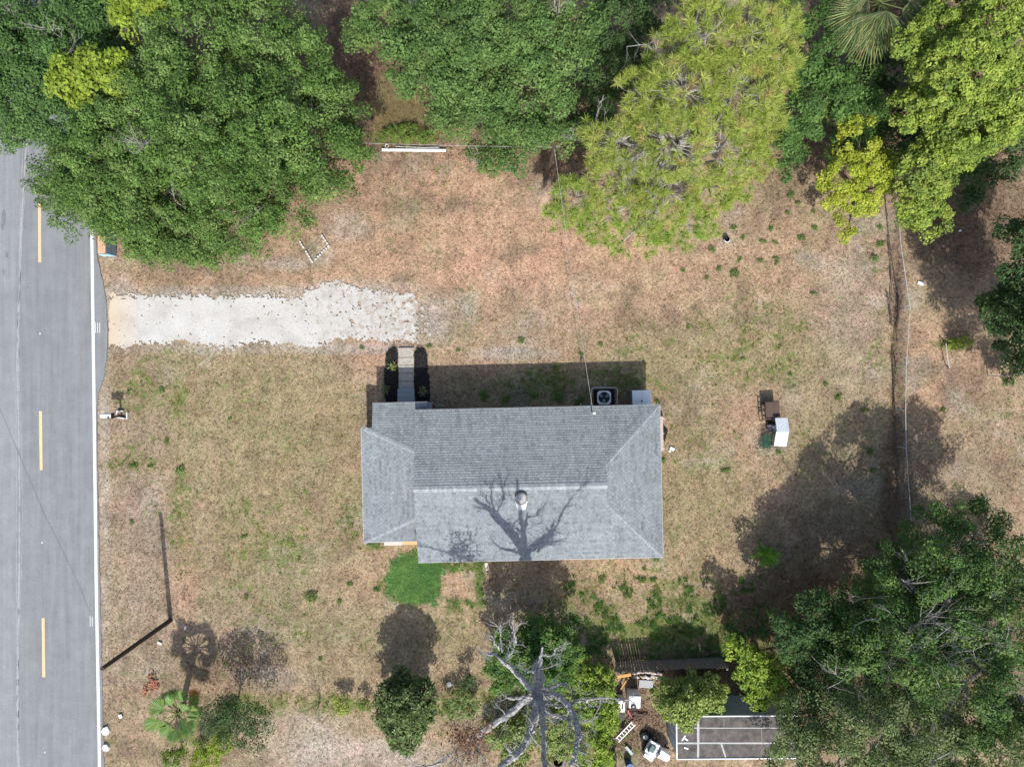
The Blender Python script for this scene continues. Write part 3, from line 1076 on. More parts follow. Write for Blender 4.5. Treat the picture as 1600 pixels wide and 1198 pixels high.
hp = [P(x, y, .03) for x, y in ((829, 634), (832, 631), (838, 629), (843, 625), (844, 619), (842, 614), (846, 612), (850, 615), (848, 619))]
hose.tube(hp, .035, 6)
tag(hose.part('garden_hose', pmat('tan_hose', (.30, .18, .10), (.38, .24, .14), 6, .6)), 'tan hose coiled at the foot of the north wall', 'hose')
pot = thing('flower_pot', 'small red pot with white blossoms under the north eave by the porch', 'flower pot', P(681, 637))
mb = MB()
p = P(676, 634)
mb.tube([(p.x, p.y, 0), (p.x, p.y, .22)], [.1, .15], 10)
mb.part('pot', M_DOOR, pot)
mb = MB()
for k in range(40):
    q = Vector((p.x + .35 + random.gauss(0, .16), p.y + random.gauss(0, .07), .2 + random.uniform(0, .2)))
    a = random.uniform(0, 6.3)
    dx = Vector((math.cos(a), math.sin(a), .2)) * .04
    dy = Vector((-math.sin(a), math.cos(a), .1)) * .03
    col = (.6, .58, .52) if k % 2 else (.08, .14, .04)
    mb.poly([q - dx, q + dy, q + dx, q - dy], col)
M_LEAF = leaf_mat('broad_leaf', .6, .3, .18)
mb.part('blossoms', M_LEAF, pot)

# ------------------------------------------------------------------ poles and wires
M_POLE = pmat('brown_pole_wood', (0.035, 0.024, 0.018), (0.075, 0.055, 0.042), 7, 0.9)
M_WOODG = pmat('grey_weathered_wood', (0.10, 0.09, 0.08), (0.20, 0.185, 0.17), 9, 0.9, tint=True)
M_CABLE = pmat('grey_cable', (0.22, 0.22, 0.22), (0.32, 0.32, 0.32), 5, 0.6, bmp=0)
up = thing('utility_pole', 'bare brown wooden pole leaning over the verge beside the road', 'utility pole', P(266, 969))
mb = MB()
a, b = P(266, 969), P(160, 1044, 6.8)
mb.tube([a - Vector((0, 0, .3)), a.lerp(b, .5), b], [.135, .12, .105], 12)
mb.part('pole', M_POLE, up)
mb = MB()
mb.tube([b, b + Vector((0, 0, .03))], [.115, .09], 12)
mb.part('pole_cap', M_POLE, up)
up2 = thing('utility_pole', 'slim pole with climbing rungs between the oak and the pine', 'utility pole', P(852, 288))
a, b = P(852, 288), P(866, 229, 5.9)
mb = MB()
mb.tube([a - Vector((0, 0, .3)), b], [.11, .09], 10)
mb.part('pole', M_POLE, up2)
mb = MB()
mb.bar(b + Vector((-.35, 0, -.15)), b + Vector((.3, .05, -.15)), .08, .08)
mb.part('crossarm', M_WOODG, up2)
for k in range(5):
    mb = MB()
    z = .3 + k * .28
    p = a.lerp(b, z / 5.9) + Vector((.1, -.05, 0))
    mb.bar(p + Vector((-.14, 0, 0)), p + Vector((.2, 0, 0)), .07, .04)
    mb.part('rung', M_WOODG, up2)


def cable(name, a, b, sag, r, label):
    mb = MB()
    pts = []
    for k in range(21):
        t = k / 20
        p = a.lerp(b, t)
        p.z -= sag * 4 * t * (1 - t)
        pts.append(p)
    mb.tube(pts, r, 5)
    return tag(mb.part(name, M_CABLE), label, 'cable')


cable('service_cable', mp_ + Vector((0, 0, .55)), b + Vector((0, 0, -.1)), 00.35, .011, 'thin service cable running from the house roof up to the slim pole')
cable('overhead_wire', b + Vector((-.3, 0, -.1)), P(330, 214, 5.6), .25, .011, 'thin overhead wire running west from the slim pole into the big oak')

# ------------------------------------------------------------------ bus bench, mailbox, litter by the road
M_TANW = pmat('tan_bench_plank', (0.44, 0.27, 0.165), (0.56, 0.37, 0.24), 5, 0.8)
M_SLATE_SHADE = pmat('shaded_slate_panel', (0.10, 0.135, 0.185), (0.16, 0.20, 0.25), 3, 0.5)  # bench back: slate blue with its shade put into the colour
M_BLUE_SUNLIT = pmat('sunlit_blue_paint', (0.24, 0.42, 0.56), (0.33, 0.52, 0.66), 5, 0.55)  # bench ends: blue brightened in the colour as if in sun
bench = thing('bus_bench', 'roadside bench with tan seat planks and a shade-darkened slate blue back under the big oak', 'bench', P(164, 383))
y0, y1 = P(0, 396, .45).y, P(0, 369, .45).y
xs0, xs1 = P(153, 0, .45).x, P(165, 0, .45).x
for k in range(3):
    mb = MB()
    w = (xs1 - xs0) / 3
    mb.box((xs0 + w * (k + .5), (y0 + y1) / 2, .45), (w - .012, y1 - y0, .05), 0)
    mb.part('seat_plank', M_TANW, bench)
bx0, bx1 = P(166.2, 0, .85).x, P(177.3, 0, .35).x
for k in range(2):
    mb = MB()
    ya, yb = y0 + (y1 - y0) * k / 2 + .008, y0 + (y1 - y0) * (k + 1) / 2 - .008
    q = [(bx0 + .0, ya, .90), (bx0, yb, .90), (bx1, yb, .10), (bx1, ya, .10)]
    mb.faces(q + [(x - .05, y, z - .02) for x, y, z in q], [(0, 1, 2, 3)[::-1], (4, 5, 6, 7), (0, 4, 5, 1), (1, 5, 6, 2), (2, 6, 7, 3), (3, 7, 4, 0)])
    mb.part('back_panel', M_SLATE_SHADE, bench)
for yy in (y0 - .04, y1 + .04):
    mb = MB()
    q = [(xs0 + .1, yy, .02), (xs0 + .02, yy, .42), (bx0 - .06, yy, .45), (bx0 - .02, yy, .88), (bx1 - .02, yy, .02)]
    t = Vector((0, .06, 0))
    q2 = [(x, y + (.06 if yy > y0 else -.06), z) for x, y, z in q]
    mb.poly(q), mb.poly(q2[::-1])
    for i in range(5):
        j = (i + 1) % 5
        mb.poly([q[i], q2[i], q2[j], q[j]])
    mb.part('end_support', M_BLUE_SUNLIT, bench)
mbx = thing('mailbox', 'white roadside mailbox on a post by the verge', 'mailbox', P(189, 650))
c = P(168, 649, 1.1)
mb = MB()
n = 10
prof = [(-.13, 0), (.13, 0)] + [(.13 * math.cos(t), .12 + .11 * math.sin(t)) for t in np.linspace(0, PI, n)]
L = .62
f0 = [(c.x - L / 2, c.y + a, c.z + z) for a, z in prof]
f1 = [(c.x + L / 2, c.y + a, c.z + z) for a, z in prof]
mb.poly(f0)
mb.poly(f1[::-1])
for i in range(len(prof)):
    j = (i + 1) % len(prof)
    mb.poly([f0[j], f0[i], f1[i], f1[j]])
mb.part('box', M_WHITE, mbx)
mb = MB()
mb.box((c.x + L / 2 + .04, c.y, c.z + .1), (.07, .30, .26))
mb.part('back_plate', M_DARKM, mbx)
mb = MB()
mb.box((c.x + .05, c.y + .145, c.z + .2), (.16, .015, .07))
mb.part('flag', M_DOOR, mbx)
pp = P(190, 650)
mb = MB()
mb.box((pp.x, pp.y, .65), (.1, .1, 1.4))
mb.part('post', M_POLE, mbx)
mb = MB()
mb.bar((c.x - .2, c.y, c.z - .05), (pp.x + .1, pp.y, c.z - .05), .09, .09)
mb.part('arm', M_POLE, mbx)
sur = thing('post_surround', 'broken white board edging around the mailbox post', 'edging', P(191, 650))
for x0, yA, x1, yB in ((183, 642.5, 193, 642), (183.3, 642.5, 183.3, 646.5), (182.5, 651.5, 195.3, 653.8), (199, 644.5, 199, 655)):
    mb = MB()
    mb.bar(P(x0, yA, .08), P(x1, yB, .08), .055, .16)
    mb.part('board', M_WHITE, sur)
M_STONE = pmat('white_painted_stone', (0.42, 0.41, 0.39), (0.58, 0.57, 0.55), 8, 0.8)


def rock(c, r, mat, name='stone', sq=(1, 1, .7), parent=None, seed=None):
    mb = MB()
    rows, n = 4, 8
    pts = []
    for i in range(1, rows):
        ph = PI * i / rows
        for k in range(n):
            t = 2 * PI * k / n
            rr = r * random.uniform(.8, 1.15)
            pts.append((c[0] + rr * math.sin(ph) * math.cos(t) * sq[0], c[1] + rr * math.sin(ph) * math.sin(t) * sq[1], c[2] + rr * math.cos(ph) * sq[2]))
    pts += [(c[0], c[1], c[2] + r * sq[2]), (c[0], c[1], c[2] - r * sq[2])]
    fs = []
    for i in range(rows - 2):
        for k in range(n):
            fs.append((i * n + k, (i + 1) * n + k, (i + 1) * n + (k + 1) % n, i * n + (k + 1) % n))
    for k in range(n):
        fs.append((len(pts) - 2, k, (k + 1) % n))
        fs.append((len(pts) - 1, (rows - 2) * n + (k + 1) % n, (rows - 2) * n + k))
    mb.faces(pts, fs)
    return mb.part(name, mat, parent)


for (x, y, w, l), lab in (((165.5, 1141, .46, .5), 'white painted concrete lump on the verge by the road, the larger of two'),
                          ((166, 1167, .44, .40), 'white painted concrete lump on the verge by the road, the smaller of two')):
    p = P(x, y)
    mb = MB()
    n = 6
    ring = [(w * .55 * random.uniform(.7, 1.25) * math.cos(t), l * .6 * random.uniform(.7, 1.25) * math.sin(t)) for t in np.linspace(0, 2 * PI, n + 1)[:-1]]
    lo = [(p.x + a, p.y + b, -.02) for a, b in ring]
    hi = [(p.x + a * .9, p.y + b * .9, .11 + random.uniform(-.02, .02)) for a, b in ring]
    mb.poly(hi)
    for k in range(n):
        mb.poly([lo[k], lo[(k + 1) % n], hi[(k + 1) % n], hi[k]])
    tag(mb.part('concrete_lump', M_STONE), lab, 'concrete lump')
# white edging stones laid in a diamond
line1 = [((469, 378), (488, 409)), ((490, 408), (513, 385)), ((511, 380), (503, 368))]
for (x0, yA), (x1, yB) in line1:
    L = math.hypot(x1 - x0, yB - yA)
    n = int(L / 4.4)
    for k in range(n + 1):
        t = k / n
        if (k * 7 + int(x0)) % 9 == 4:
            continue
        p = P(x0 + (x1 - x0) * t + random.uniform(-.5, .5), yA + (yB - yA) * t + random.uniform(-.5, .5), .03)
        mb = MB()
        mb.box((p.x, p.y, .03), (.135 * random.uniform(.7, 1.1), .085, .1), math.atan2(-(yB - yA), x1 - x0) + random.uniform(-.15, .15), tilt=(random.uniform(-.1, .1), 0))
        o = mb.part('edging_brick', M_STONE)
        ORD = ('first', 'second', 'third', 'fourth', 'fifth', 'sixth', 'seventh', 'eighth', 'ninth', 'tenth')
        side = {469: 'on the west side, %s from the north', 490: 'on the southeast side, %s from the south', 511: 'on the northeast side, %s from the east corner'}[x0]
        tag(o, 'white brick of the diamond edging ' + side % ORD[k], 'brick', 'white edging bricks of the diamond bed')
# white pipe and ring by the north trees
mb = MB()
a, b = P(597, 234.5, .12), P(697, 235.5, .12)
mb.bar(a, b, .13, .12)
tag(mb.part('white_beam', M_WHITE), 'long white plastic beam lying at the north edge of the lawn', 'beam')
mb = MB()
mb.tube([P(618, 229, .1), P(660, 231, .14), P(686, 230.5, .1)], .028, 6)
tag(mb.part('thin_pipe', M_GALV), 'thin grey pipe lying just behind the long white beam', 'pipe')
mb = MB()
c = P(604.5, 228.3, .06)
mb.tube([c + Vector((.1 * math.cos(t), .1 * math.sin(t), 0)) for t in np.linspace(0, 2 * PI, 17)], .022, 6, cap=False)
tag(mb.part('white_ring', M_WHITE), 'small white ring lying at the west end of the white beam', 'ring')
bk = thing('bucket', 'small black bucket with pale rim among weeds south of the pine', 'bucket', P(1134, 375))
c = P(1134, 375)
mb = MB()
mb.tube([(c.x, c.y, 0), (c.x, c.y, .26)], [.13, .17], 14, cap=False)
mb.cyl((c.x, c.y, .03), .13, .02, 14)
mb.part('bucket_body', M_BLACK, bk)
mb = MB()
mb.tube([(c.x + .175 * math.cos(t), c.y + .175 * math.sin(t), .26) for t in np.linspace(3.4, 6.1, 9)], .022, 5)
mb.part('handle', M_WHITE, bk)
for x, y, w, l, r, lab in ((1050, 701, .27, .18, -.5, 'white board scrap east of the house, the larger of two'), (1046, 704.5, .11, .12, .2, 'white board scrap east of the house, the smaller of two'),
                           (1289 - 0, 948, .001, .001, 0, None), (250, 1004, .27, .12, -.4, 'white scrap lying just south of the leaning pole foot'),
                           (290, 980, .1, .2, -.3, 'white scrap lying east of the leaning pole foot'), (189, 1118, .2, .22, .4, 'pale paper scrap lying on the verge near the white lumps'),
                           (1438, 443, .36, .17, -.35, 'pale board scrap beyond the wire fence at the edge of tree shade'), (702, 1068, .24, .26, .5, 'white scrap on bare soil between the round tree and the dead tree'),
                           (1499, 361, .12, .1, .3, 'tiny white scrap in the tree shade beyond the wire fence')):
    if lab:
        p = P(x, y)
        mb = MB()
        mb.box((p.x, p.y, .05), (w, l, .05), r, tilt=(.1, .05))
        tag(mb.part('scrap', M_WHITE), lab, 'scrap')
mb = MB()
for k in range(130):
    x, y = random.gauss(240, 5), random.gauss(1067, 6.5)
    if random.random() < .25:
        x, y = 227 + random.gauss(0, 2), 1080 + random.gauss(0, 3)
    p = P(x, y)
    k2 = random.uniform(.6, 1.3)
    mb.box((p.x, p.y, random.uniform(.01, .06)), (random.uniform(.05, .13), random.uniform(.04, .08), .04), random.uniform(0, 3), (k2, k2 * random.uniform(.8, 1.1), k2), (random.uniform(-.3, .3), .1))
tag(mb.part('brick_rubble', pmat('red_brick_bits', (.22, .085, .045), (.32, .15, .09), 9, .9, tint=True)), 'small heap of broken red brick on the verge above the fan palm', 'rubble', kind='stuff')

# ------------------------------------------------------------------ little roofed frame, dark table and wire in the back yard
fr = thing('roofed_frame', 'small frame with bright gabled corrugated metal roof in the back yard', 'shelter', P(1217, 675))
ra, rb, rc = P(1221, 653, 1.0), P(1221, 675, 1.25), P(1220, 696.5, 1.0)
M_CORR2 = pmat('bright_corrugated_metal', (0.52, 0.56, 0.60), (0.62, 0.65, 0.68), 3, 0.4, 0.15, bmp=0.05)
mb = MB()
ribbed(mb, (ra.x, (ra.y + rb.y) / 2), .72, ra.y - rb.y + .02, 1.25, 1.0, .02, 8, .02)
mb.part('roof_sheet', M_CORR2, fr)
mb = MB()
ribbed(mb, (rc.x - .02, (rb.y + rc.y) / 2), .72, rb.y - rc.y + .02, 1.0, 1.24, -.05, 8, .02)
mb.part('roof_sheet', M_CORR2, fr)
for dx in (-.3, .3):
    for y in (ra.y - .05, rc.y + .05):
        mb = MB()
        mb.tube([(ra.x + dx, y, -.1), (ra.x + dx, y, .97)], .03, 6)
        mb.part('post', M_DARKM, fr)
tb = thing('dark_table', 'square dark brown topped table north of the metal roofed frame', 'table', P(1208, 640))
c = P(1207, 639.5, .7)
mb = MB()
mb.box((c.x, c.y, .70), (.80, .86, .05), .06)
M_RUSTD = pmat('dark_rust', (0.055, 0.035, 0.028), (0.10, 0.068, 0.055), 7, 0.85)
mb.part('table_top', M_RUSTD, tb)
for dx in (-.34, .34):
    for dy in (-.36, .36):
        mb = MB()
        mb.box((c.x + dx, c.y + dy, .33), (.06, .06, .7), .06)
        mb.part('leg', M_DARKM, tb)
rk = thing('metal_rack', 'rusty open metal rack standing against the dark table', 'rack', P(1196, 645))
mb = MB()
for x in (1190.5, 1194.5):
    mb.bar(P(x, 632, .55), P(x + .8, 650, .55), .05, .05)
for y in (633, 641, 650):
    mb.bar(P(1190, y, .5), P(1195.5, y, .5), .04, .04)
mb.bar(P(1191, 655, .5), P(1210, 653.5, .55), .07, .07)
mb.bar(P(1191.5, 648, .5), P(1191.5, 658, .5), .07, .07)
mb.part('rack_frame', M_RUSTD, rk)
for x, y in ((1190.5, 632), (1194.5, 632), (1191.5, 657), (1210, 653.5)):
    mb = MB()
    p = P(x, y, .5)
    mb.tube([(p.x, p.y, -.05), (p.x, p.y, .5)], .025, 6)
    mb.part('leg', M_RUSTD, rk)
M_GRNW = pmat('dark_green_wire', (0.012, 0.045, 0.032), (0.03, 0.09, 0.065), 6, 0.6, bmp=0)
wc = thing('wire_tangle', 'tangle of dark green wire panels west of the metal roofed frame', 'wire', P(1200, 688))
for k in range(4):
    mb = MB()
    c = P(1192 + k * 5.5, 686 + random.uniform(-3, 3), 0)
    t = random.uniform(-.3, .3)
    for j in range(8):
        dx = (j - 3.5) * .06
        mb.tube([(c.x + dx, c.y - .42, .1 + .02 * k), (c.x + dx + t * .4, c.y + .42, .55 + .05 * k)], .011, 4)
    for j in range(5):
        y = -.42 + j * .21
        z = .1 + (y + .42) / .84 * .45 + .03 * k
        mb.tube([(c.x - .22 + t * .2, c.y + y, z), (c.x + .22 + t * .2, c.y + y, z)], .011, 4)
    mb.part('wire_panel', M_GRNW, wc)
mb = MB()
for k in range(34):
    c = P(random.gauss(1193, 6), random.gauss(694, 6), random.uniform(.03, .14))
    r = random.uniform(.1, .38)
    t0 = random.uniform(0, 6)
    mb.tube([(c.x + r * math.cos(t0 + t), c.y + r * math.sin(t0 + t) * .7, c.z + .05 * math.sin(3 * t)) for t in np.linspace(0, random.uniform(2, 5), 10)], .009, 4)
tag(mb.part('loose_wire', pmat('faded_green_wire', (.08, .13, .10), (.16, .22, .18), 6, .7, bmp=0)), 'loose loops of faded green wire on the ground by the wire panels', 'wire', kind='stuff')
for x, y, m, lab in ((1201, 665, M_WHITE, 'small white cup among the clutter beside the metal roof'), (1207, 667, M_WHITE, 'small white tin nearest to the metal roof'),
                     (1200, 671, M_PINKB, 'small pink pot among the clutter beside the metal roof'), (1207, 674, M_GALV, 'small grey can among the clutter beside the metal roof'),
                     (1199, 660, M_BLACK, 'small black pot below the rusty rack'), (1205, 661, M_BLACK, 'black pot touching the dark table')):
    p = P(x, y)
    mb = MB()
    mb.tube([(p.x, p.y, 0), (p.x, p.y, .3)], [.09, .13], 10, cap=False)
    mb.cyl((p.x, p.y, .22), .11, .01, 10)
    tag(mb.part('pot', m), lab, 'pot')

# ------------------------------------------------------------------ wire fence along the east side
fx = [(1389, 285), (1393, 330), (1395, 420), (1400, 470), (1405, 520), (1400, 570), (1396, 640), (1399, 700), (1402, 760), (1404, 790)]
tx = [(1399, 285), (1403, 330), (1408, 385), (1416, 440), (1422, 480), (1419, 530), (1416, 570), (1415, 640), (1416, 700), (1425, 835)]
cl = thing('wire_fence', 'sagging chain link fence with pale top rail along the east side of the yard', 'fence', P(1399, 540))
HF = 1.15
M_RAIL = pmat('pale_galvanised_rail', (0.34, 0.35, 0.35), (0.48, 0.49, 0.49), 4, 0.55, .2, bmp=0.05)
top = [P(x, y, HF) for x, y in tx]
bot = [Vector((t.x + .06, t.y, .03)) for t in top]
mb = MB()
mb.tube(top, .02, 6)
mb.part('top_rail', M_RAIL, cl)
for a, b in zip(bot, top):
    mb = MB()
    mb.tube([a - Vector((0, 0, .1)), b], .028, 6)
    mb.part('post', M_RAIL, cl)
mb = MB()
for i in range(len(bot) - 1):
    a0, a1, b0, b1 = bot[i], bot[i + 1], top[i], top[i + 1]
    n = max(2, int((a1 - a0).length / .16))
    m_ = 7
    g = lambda s, t: (a0.lerp(a1, s)).lerp(b0.lerp(b1, s), t)
    for k in range(-m_, n):
        for sg in (0, 1):
            pts = []
            for j in range(m_ + 1):
                s = (k + j) / n
                if -1e-6 <= s <= 1 + 1e-6:
                    pts.append(g(s, j / m_ if not sg else 1 - j / m_))
            if len(pts) > 1:
                mb.tube([pts[0], pts[-1]], .0026, 3, cap=False)
o = mb.part('wire_mesh', pmat('dull_wire', (.12, .12, .12), (.2, .2, .2), 5, .7, bmp=0), cl)
o['kind'] = 'stuff'
M_DEAD = pmat('dark_dead_wood', (0.05, 0.038, 0.03), (0.12, 0.09, 0.072), 8, 0.9)
for pts, lab in (([(1388, 370), (1391, 400), (1393, 440), (1392, 480)], 'dark fallen branch along the foot of the wire fence, northernmost'),
                 ([(1386, 455), (1389, 470), (1392, 490), (1394, 515)], 'short dark fallen branch lying west of the wire fence bend'),
                 ([(1404, 440), (1403, 460), (1405, 485), (1400, 520)], 'dark fallen branch between fence foot and top rail at the bend'),
                 ([(1395, 540), (1396, 580), (1397, 620), (1395, 660)], 'long dark fallen branch along the middle of the wire fence'),
                 ([(1398, 660), (1400, 700), (1404, 740), (1403, 790)], 'dark fallen branch along the south end of the wire fence')):
    mb = MB()
    q = []
    for (x0, yA), (x1, yB) in zip(pts[:-1], pts[1:]):
        for k in range(4):
            t = k / 4
            q.append(P(x0 + (x1 - x0) * t + random.uniform(-.8, .8), yA + (yB - yA) * t, .05 + random.uniform(0, .1)))
    mb.tube(q, [.04 * random.uniform(.4, 1.2) for _ in q], 6)
    for k in range(14):
        i = random.randrange(len(q))
        d = Vector((random.uniform(-1, 1), random.uniform(-1.2, 1.2), random.uniform(0, .4))) * random.uniform(.15, .4)
        mb.tube([q[i], q[i] + d], [.02, .008], 4)
    tag(mb.part('fallen_branch', M_DEAD), lab, 'branch')
gate = thing('leaning_rail', 'thin pale rail leaning beside the yellow green weeds at the east edge', 'rail', P(1481, 555))
mb = MB()
mb.tube([P(1478, 536, .5), P(1480, 556, .45), P(1483.5, 577, .3)], .025, 6)
mb.part('rail', M_RAIL, gate)
mb = MB()
mb.tube([P(1479, 537, -.05), P(1478, 536, .52)], .03, 6)
mb.tube([P(1483, 576, -.05), P(1483.5, 577, .34)], .03, 6)
mb.part('stake', M_DEAD, gate)
ef = thing('pipe_fence', 'short pale pipe fence at the east edge of the picture', 'fence', P(1585, 582))
mb = MB()
mb.tube([P(1562, 587.5, 1), P(1580, 584, 1), P(1640, 578, 1)], .03, 6)
mb.part('top_rail', M_RAIL, ef)
for x, y in ((1563, 587), (1600, 582), (1638, 578)):
    mb = MB()
    q = P(x, y, 1)
    mb.tube([(q.x, q.y, -.1), (q.x, q.y, 1)], .03, 6)
    mb.part('post', M_RAIL, ef)

# ------------------------------------------------------------------ south neighbours: board fences, shed, yard clutter
M_BOARD = pmat('grey_brown_fence_board', (0.10, 0.085, 0.075), (0.20, 0.175, 0.155), 6, 0.9)


def board_fence(label, a, b, h, n, lean, step):
    t = thing('board_fence', label, 'fence', ((a.x + b.x) / 2, (a.y + b.y) / 2, 0))
    d = (b - a)
    d.z = 0
    L = d.length
    d.normalize()
    nrm = Vector((-d.y, d.x, 0))
    proto = []
    for k in range(4):
        w = L / n - .012 - k * .004
        me = MB()
        hh = h - random.uniform(0, .12)
        c_ = [(-w / 2, 0), (w / 2, 0), (w / 2, hh - .06), (w / 2 - .03, hh), (-w / 2 + .03, hh), (-w / 2, hh - .06)]
        fr_ = [(x, -.011, z) for x, z in c_]
        bk_ = [(x, .011, z) for x, z in c_]
        me.poly(fr_)
        me.poly(bk_[::-1])
        for i in range(6):
            j = (i + 1) % 6
            me.poly([fr_[j], fr_[i], bk_[i], bk_[j]])
        o = me.part('board', M_BOARD)
        proto.append(o)
    for k in range(n):
        src = proto[k % 4]
        o = src if k < 4 else src.copy()
        if k >= 4:
            C.objects.link(o)
        o.parent = t
        p = a + d * ((k + .5) * L / n)
        ln = lean(k / n)
        o.location = (p.x - t.location.x + nrm.x * ln[0], p.y - t.location.y + nrm.y * ln[0], -.02)
        o.rotation_euler = (ln[1] + random.uniform(-.02, .02), ln[2] + random.uniform(-.015, .015), math.atan2(d.y, d.x) + random.uniform(-.04, .04))
    for z in (.35, h - .4):
        mb = MB()
        q = nrm * (-.04)
        mb.bar(Vector((a.x, a.y, z)) + q, Vector((b.x, b.y, z)) + q, .09, .04, up=(d.x * 0 + nrm.x, nrm.y, 0))
        mb.part('rail', M_BOARD, t)
    for s in np.linspace(0.02, .98, step):
        p = a.lerp(b, s) + nrm * (-.11)
        mb = MB()
        mb.box((p.x, p.y, h / 2 - .1), (.1, .1, h), math.atan2(d.y, d.x))
        mb.part('post', M_BOARD, t)
    return t


board_fence('weathered dark board fence north of the shed, its west end fanning out', P(968, 1051, 1.55), P(1140, 1043, 1.55), 1.6, 42,
            lambda s: (0, .02 * math.sin(9 * s), -.16 * max(0, .35 - s) / .35), 4)
board_fence('dark board fence running south between the bright bushes and the cluttered yard', P(961, 1116, 1.5), P(966, 1230, 1.5), 1.5, 26, lambda s: (0, .02, 0), 4)

shed = thing('shed', 'grey shed with flat dark roof, pale roof seams and white trim in the southeast', 'shed', P(1150, 1120))
ZR = 2.55
A, B_, C_, D_ = P(1056.5, 1118.5, ZR), P(1246, 1117, ZR), P(1247, 1183.5, ZR), P(1057.5, 1185, ZR)
M_SIDING = pmat('blue_grey_siding', (0.30, 0.345, 0.36), (0.38, 0.425, 0.44), 3, 0.6)
M_FELT = pmat('dark_roofing_felt', (0.045, 0.042, 0.040), (0.135, 0.122, 0.112), 2.6, 0.95)
M_SEAMP = pmat('pale_roof_seam', (0.28, 0.29, 0.285), (0.44, 0.45, 0.44), 9, 0.9)
mb = MB()
ins = .07
q = [(A.x + ins, A.y - ins), (B_.x - ins, B_.y - ins), (C_.x - ins, C_.y + ins), (D_.x + ins, D_.y + ins)]
for i in range(4):
    j = (i + 1) % 4
    mb.poly([(*q[j], -.1), (*q[i], -.1), (*q[i], ZR - .08), (*q[j], ZR - .08)])
mb.part('wall', M_SIDING, shed)
for k in range(13):
    t = k / 12
    mb = MB()
    x, y = q[0][0] + (q[1][0] - q[0][0]) * t, q[0][1] + (q[1][1] - q[0][1]) * t
    mb.box((x, y + .008, 1.22), (.035, .02, 2.44))
    mb.part('siding_batten', M_SIDING, shed)
for k in range(5):
    t = k / 4
    mb = MB()
    x, y = q[0][0] + (q[3][0] - q[0][0]) * t, q[0][1] + (q[3][1] - q[0][1]) * t
    mb.box((x - .008, y, 1.22), (.02, .035, 2.44))
    mb.part('siding_batten', M_SIDING, shed)
mb = MB()
wx = P(1183, 1105, 1.5)
mb.box((wx.x, q[0][1] + .02, 1.75), (.55, .05, .7))
sw_ = mb.part('window', M_WHITE, shed)
mb = MB()
mb.box((wx.x, q[0][1] + .035, 1.75), (.43, .05, .58))
mb.part('pane', M_GLASS, sw_)
mb = MB()
mb.faces([A, B_, C_, D_] + [p - Vector((0, 0, .08)) for p in (A, B_, C_, D_)],
         [(3, 2, 1, 0), (4, 5, 6, 7), (0, 1, 5, 4), (1, 2, 6, 5), (2, 3, 7, 6), (3, 0, 4, 7)])
roof = mb.part('roof', M_SEAMP, shed)
for ya, yb in ((1119.6, 1136.0), (1138.0, 1159.2), (1162.2, 1184)):
    for xa, xb in ((1058.5, 1089), (1092.6, 1131), (1131.3, 1190), (1190.3, 1245)):
        if (ya > 1160 and xa > 1100 and xa < 1135):
            quad = [(1131.3, ya), (1139.5, yb)]
        if xa == 1092.6 and ya > 1160:
            pts = [(xa, ya), (1126, ya), (1133, yb), (xa, yb)]
        elif xa == 1131.3 and ya > 1160:
            pts = [(1128.5, ya), (xb, ya), (xb, yb), (1135.5, yb)]
        else:
            pts = [(xa, ya), (xb, ya), (xb, yb), (xa, yb)]
        t = [P(x + random.uniform(-.25, .25), y + random.uniform(-.25, .25), ZR) + Vector((0, 0, .012)) for x, y in pts]
        mb = MB()
        mb.faces(t + [p - Vector((0, 0, .011)) for p in t], [(3, 2, 1, 0), (0, 1, 5, 4), (1, 2, 6, 5), (2, 3, 7, 6), (3, 0, 4, 7)])
        mb.part('roofing_sheet', M_FELT, roof)
for p, r in ((A, B_), (D_, C_), (A, D_)):
    mb = MB()
    d = (r - p).normalized()
    s = Vector((d.y, -d.x, 0)) * (.02 if p is not D_ else -.02)
    mb.bar(p - d * .02, r, .055, .10)
    mb.part('edge_trim', M_WHITE, shed)
for k, (x, y, w) in enumerate(((1068, 1152, .34), (1072, 1154, .22), (1072, 1168, .24))):
    p = P(x, y, ZR)
    mb = MB()
    mb.box((p.x, p.y, ZR + .03), (w, .08, .02), (1.0, -.6, -.3)[k])
    tag(mb.part('scrap', M_WHITE), ('white scrap on the shed roof, the larger of the upper pair', 'white scrap on the shed roof, the smaller of the upper pair', 'single white scrap on the shed roof near its south edge')[k], 'scrap')

was = thing('washing_machine', 'white washing machine standing in the yard west of the shed', 'washing machine', P(991, 1093))
c = P(992, 1096, .9)
mb = MB()
mb.box((c.x, c.y, .44), (.66, .74, .88), -.03)
mb.part('cabinet', M_WHITE, was)
mb = MB()
mb.box((c.x, c.y - .03, .895), (.60, .62, .02), -.03)
mb.part('lid', M_WHITE, was)
mb = MB()
mb.box((c.x, c.y + .36, .97), (.66, .07, .16), -.03)
mb.part('control_panel', M_SIDING, was)
mb = MB()
cc = Vector((c.x - .08, c.y - .30, .96))
mb.tube([cc + Vector((.12 * math.cos(t), .12 * math.sin(t), 0)) for t in np.linspace(0, 2 * PI, 15)], .045, 6, cap=False)
tag(mb.part('rubber_hoop', M_BLACK), 'black rubber hoop lying on the white washing machine', 'hoop')
wd = thing('white_cabinet', 'narrow white cabinet with a dark slot beside the washing machine', 'cabinet', P(970, 1100))
c = P(971, 1103, .75)
mb = MB()
mb.box((c.x, c.y, .37), (.40, .68, .74), -.05)
mb.part('cabinet_body', M_WHITE, wd)
mb = MB()
mb.box((c.x + .06, c.y - .02, .745), (.07, .3, .02), -.05)
mb.part('slot', M_DARKM, wd)
ch = thing('black_chair', 'black tilted chair below the white cabinet', 'chair', P(969, 1124))
c = P(969, 1122, .4)
mb = MB()
mb.box((c.x, c.y + .1, .42), (.45, .42, .06), -.2, tilt=(.1, 0))
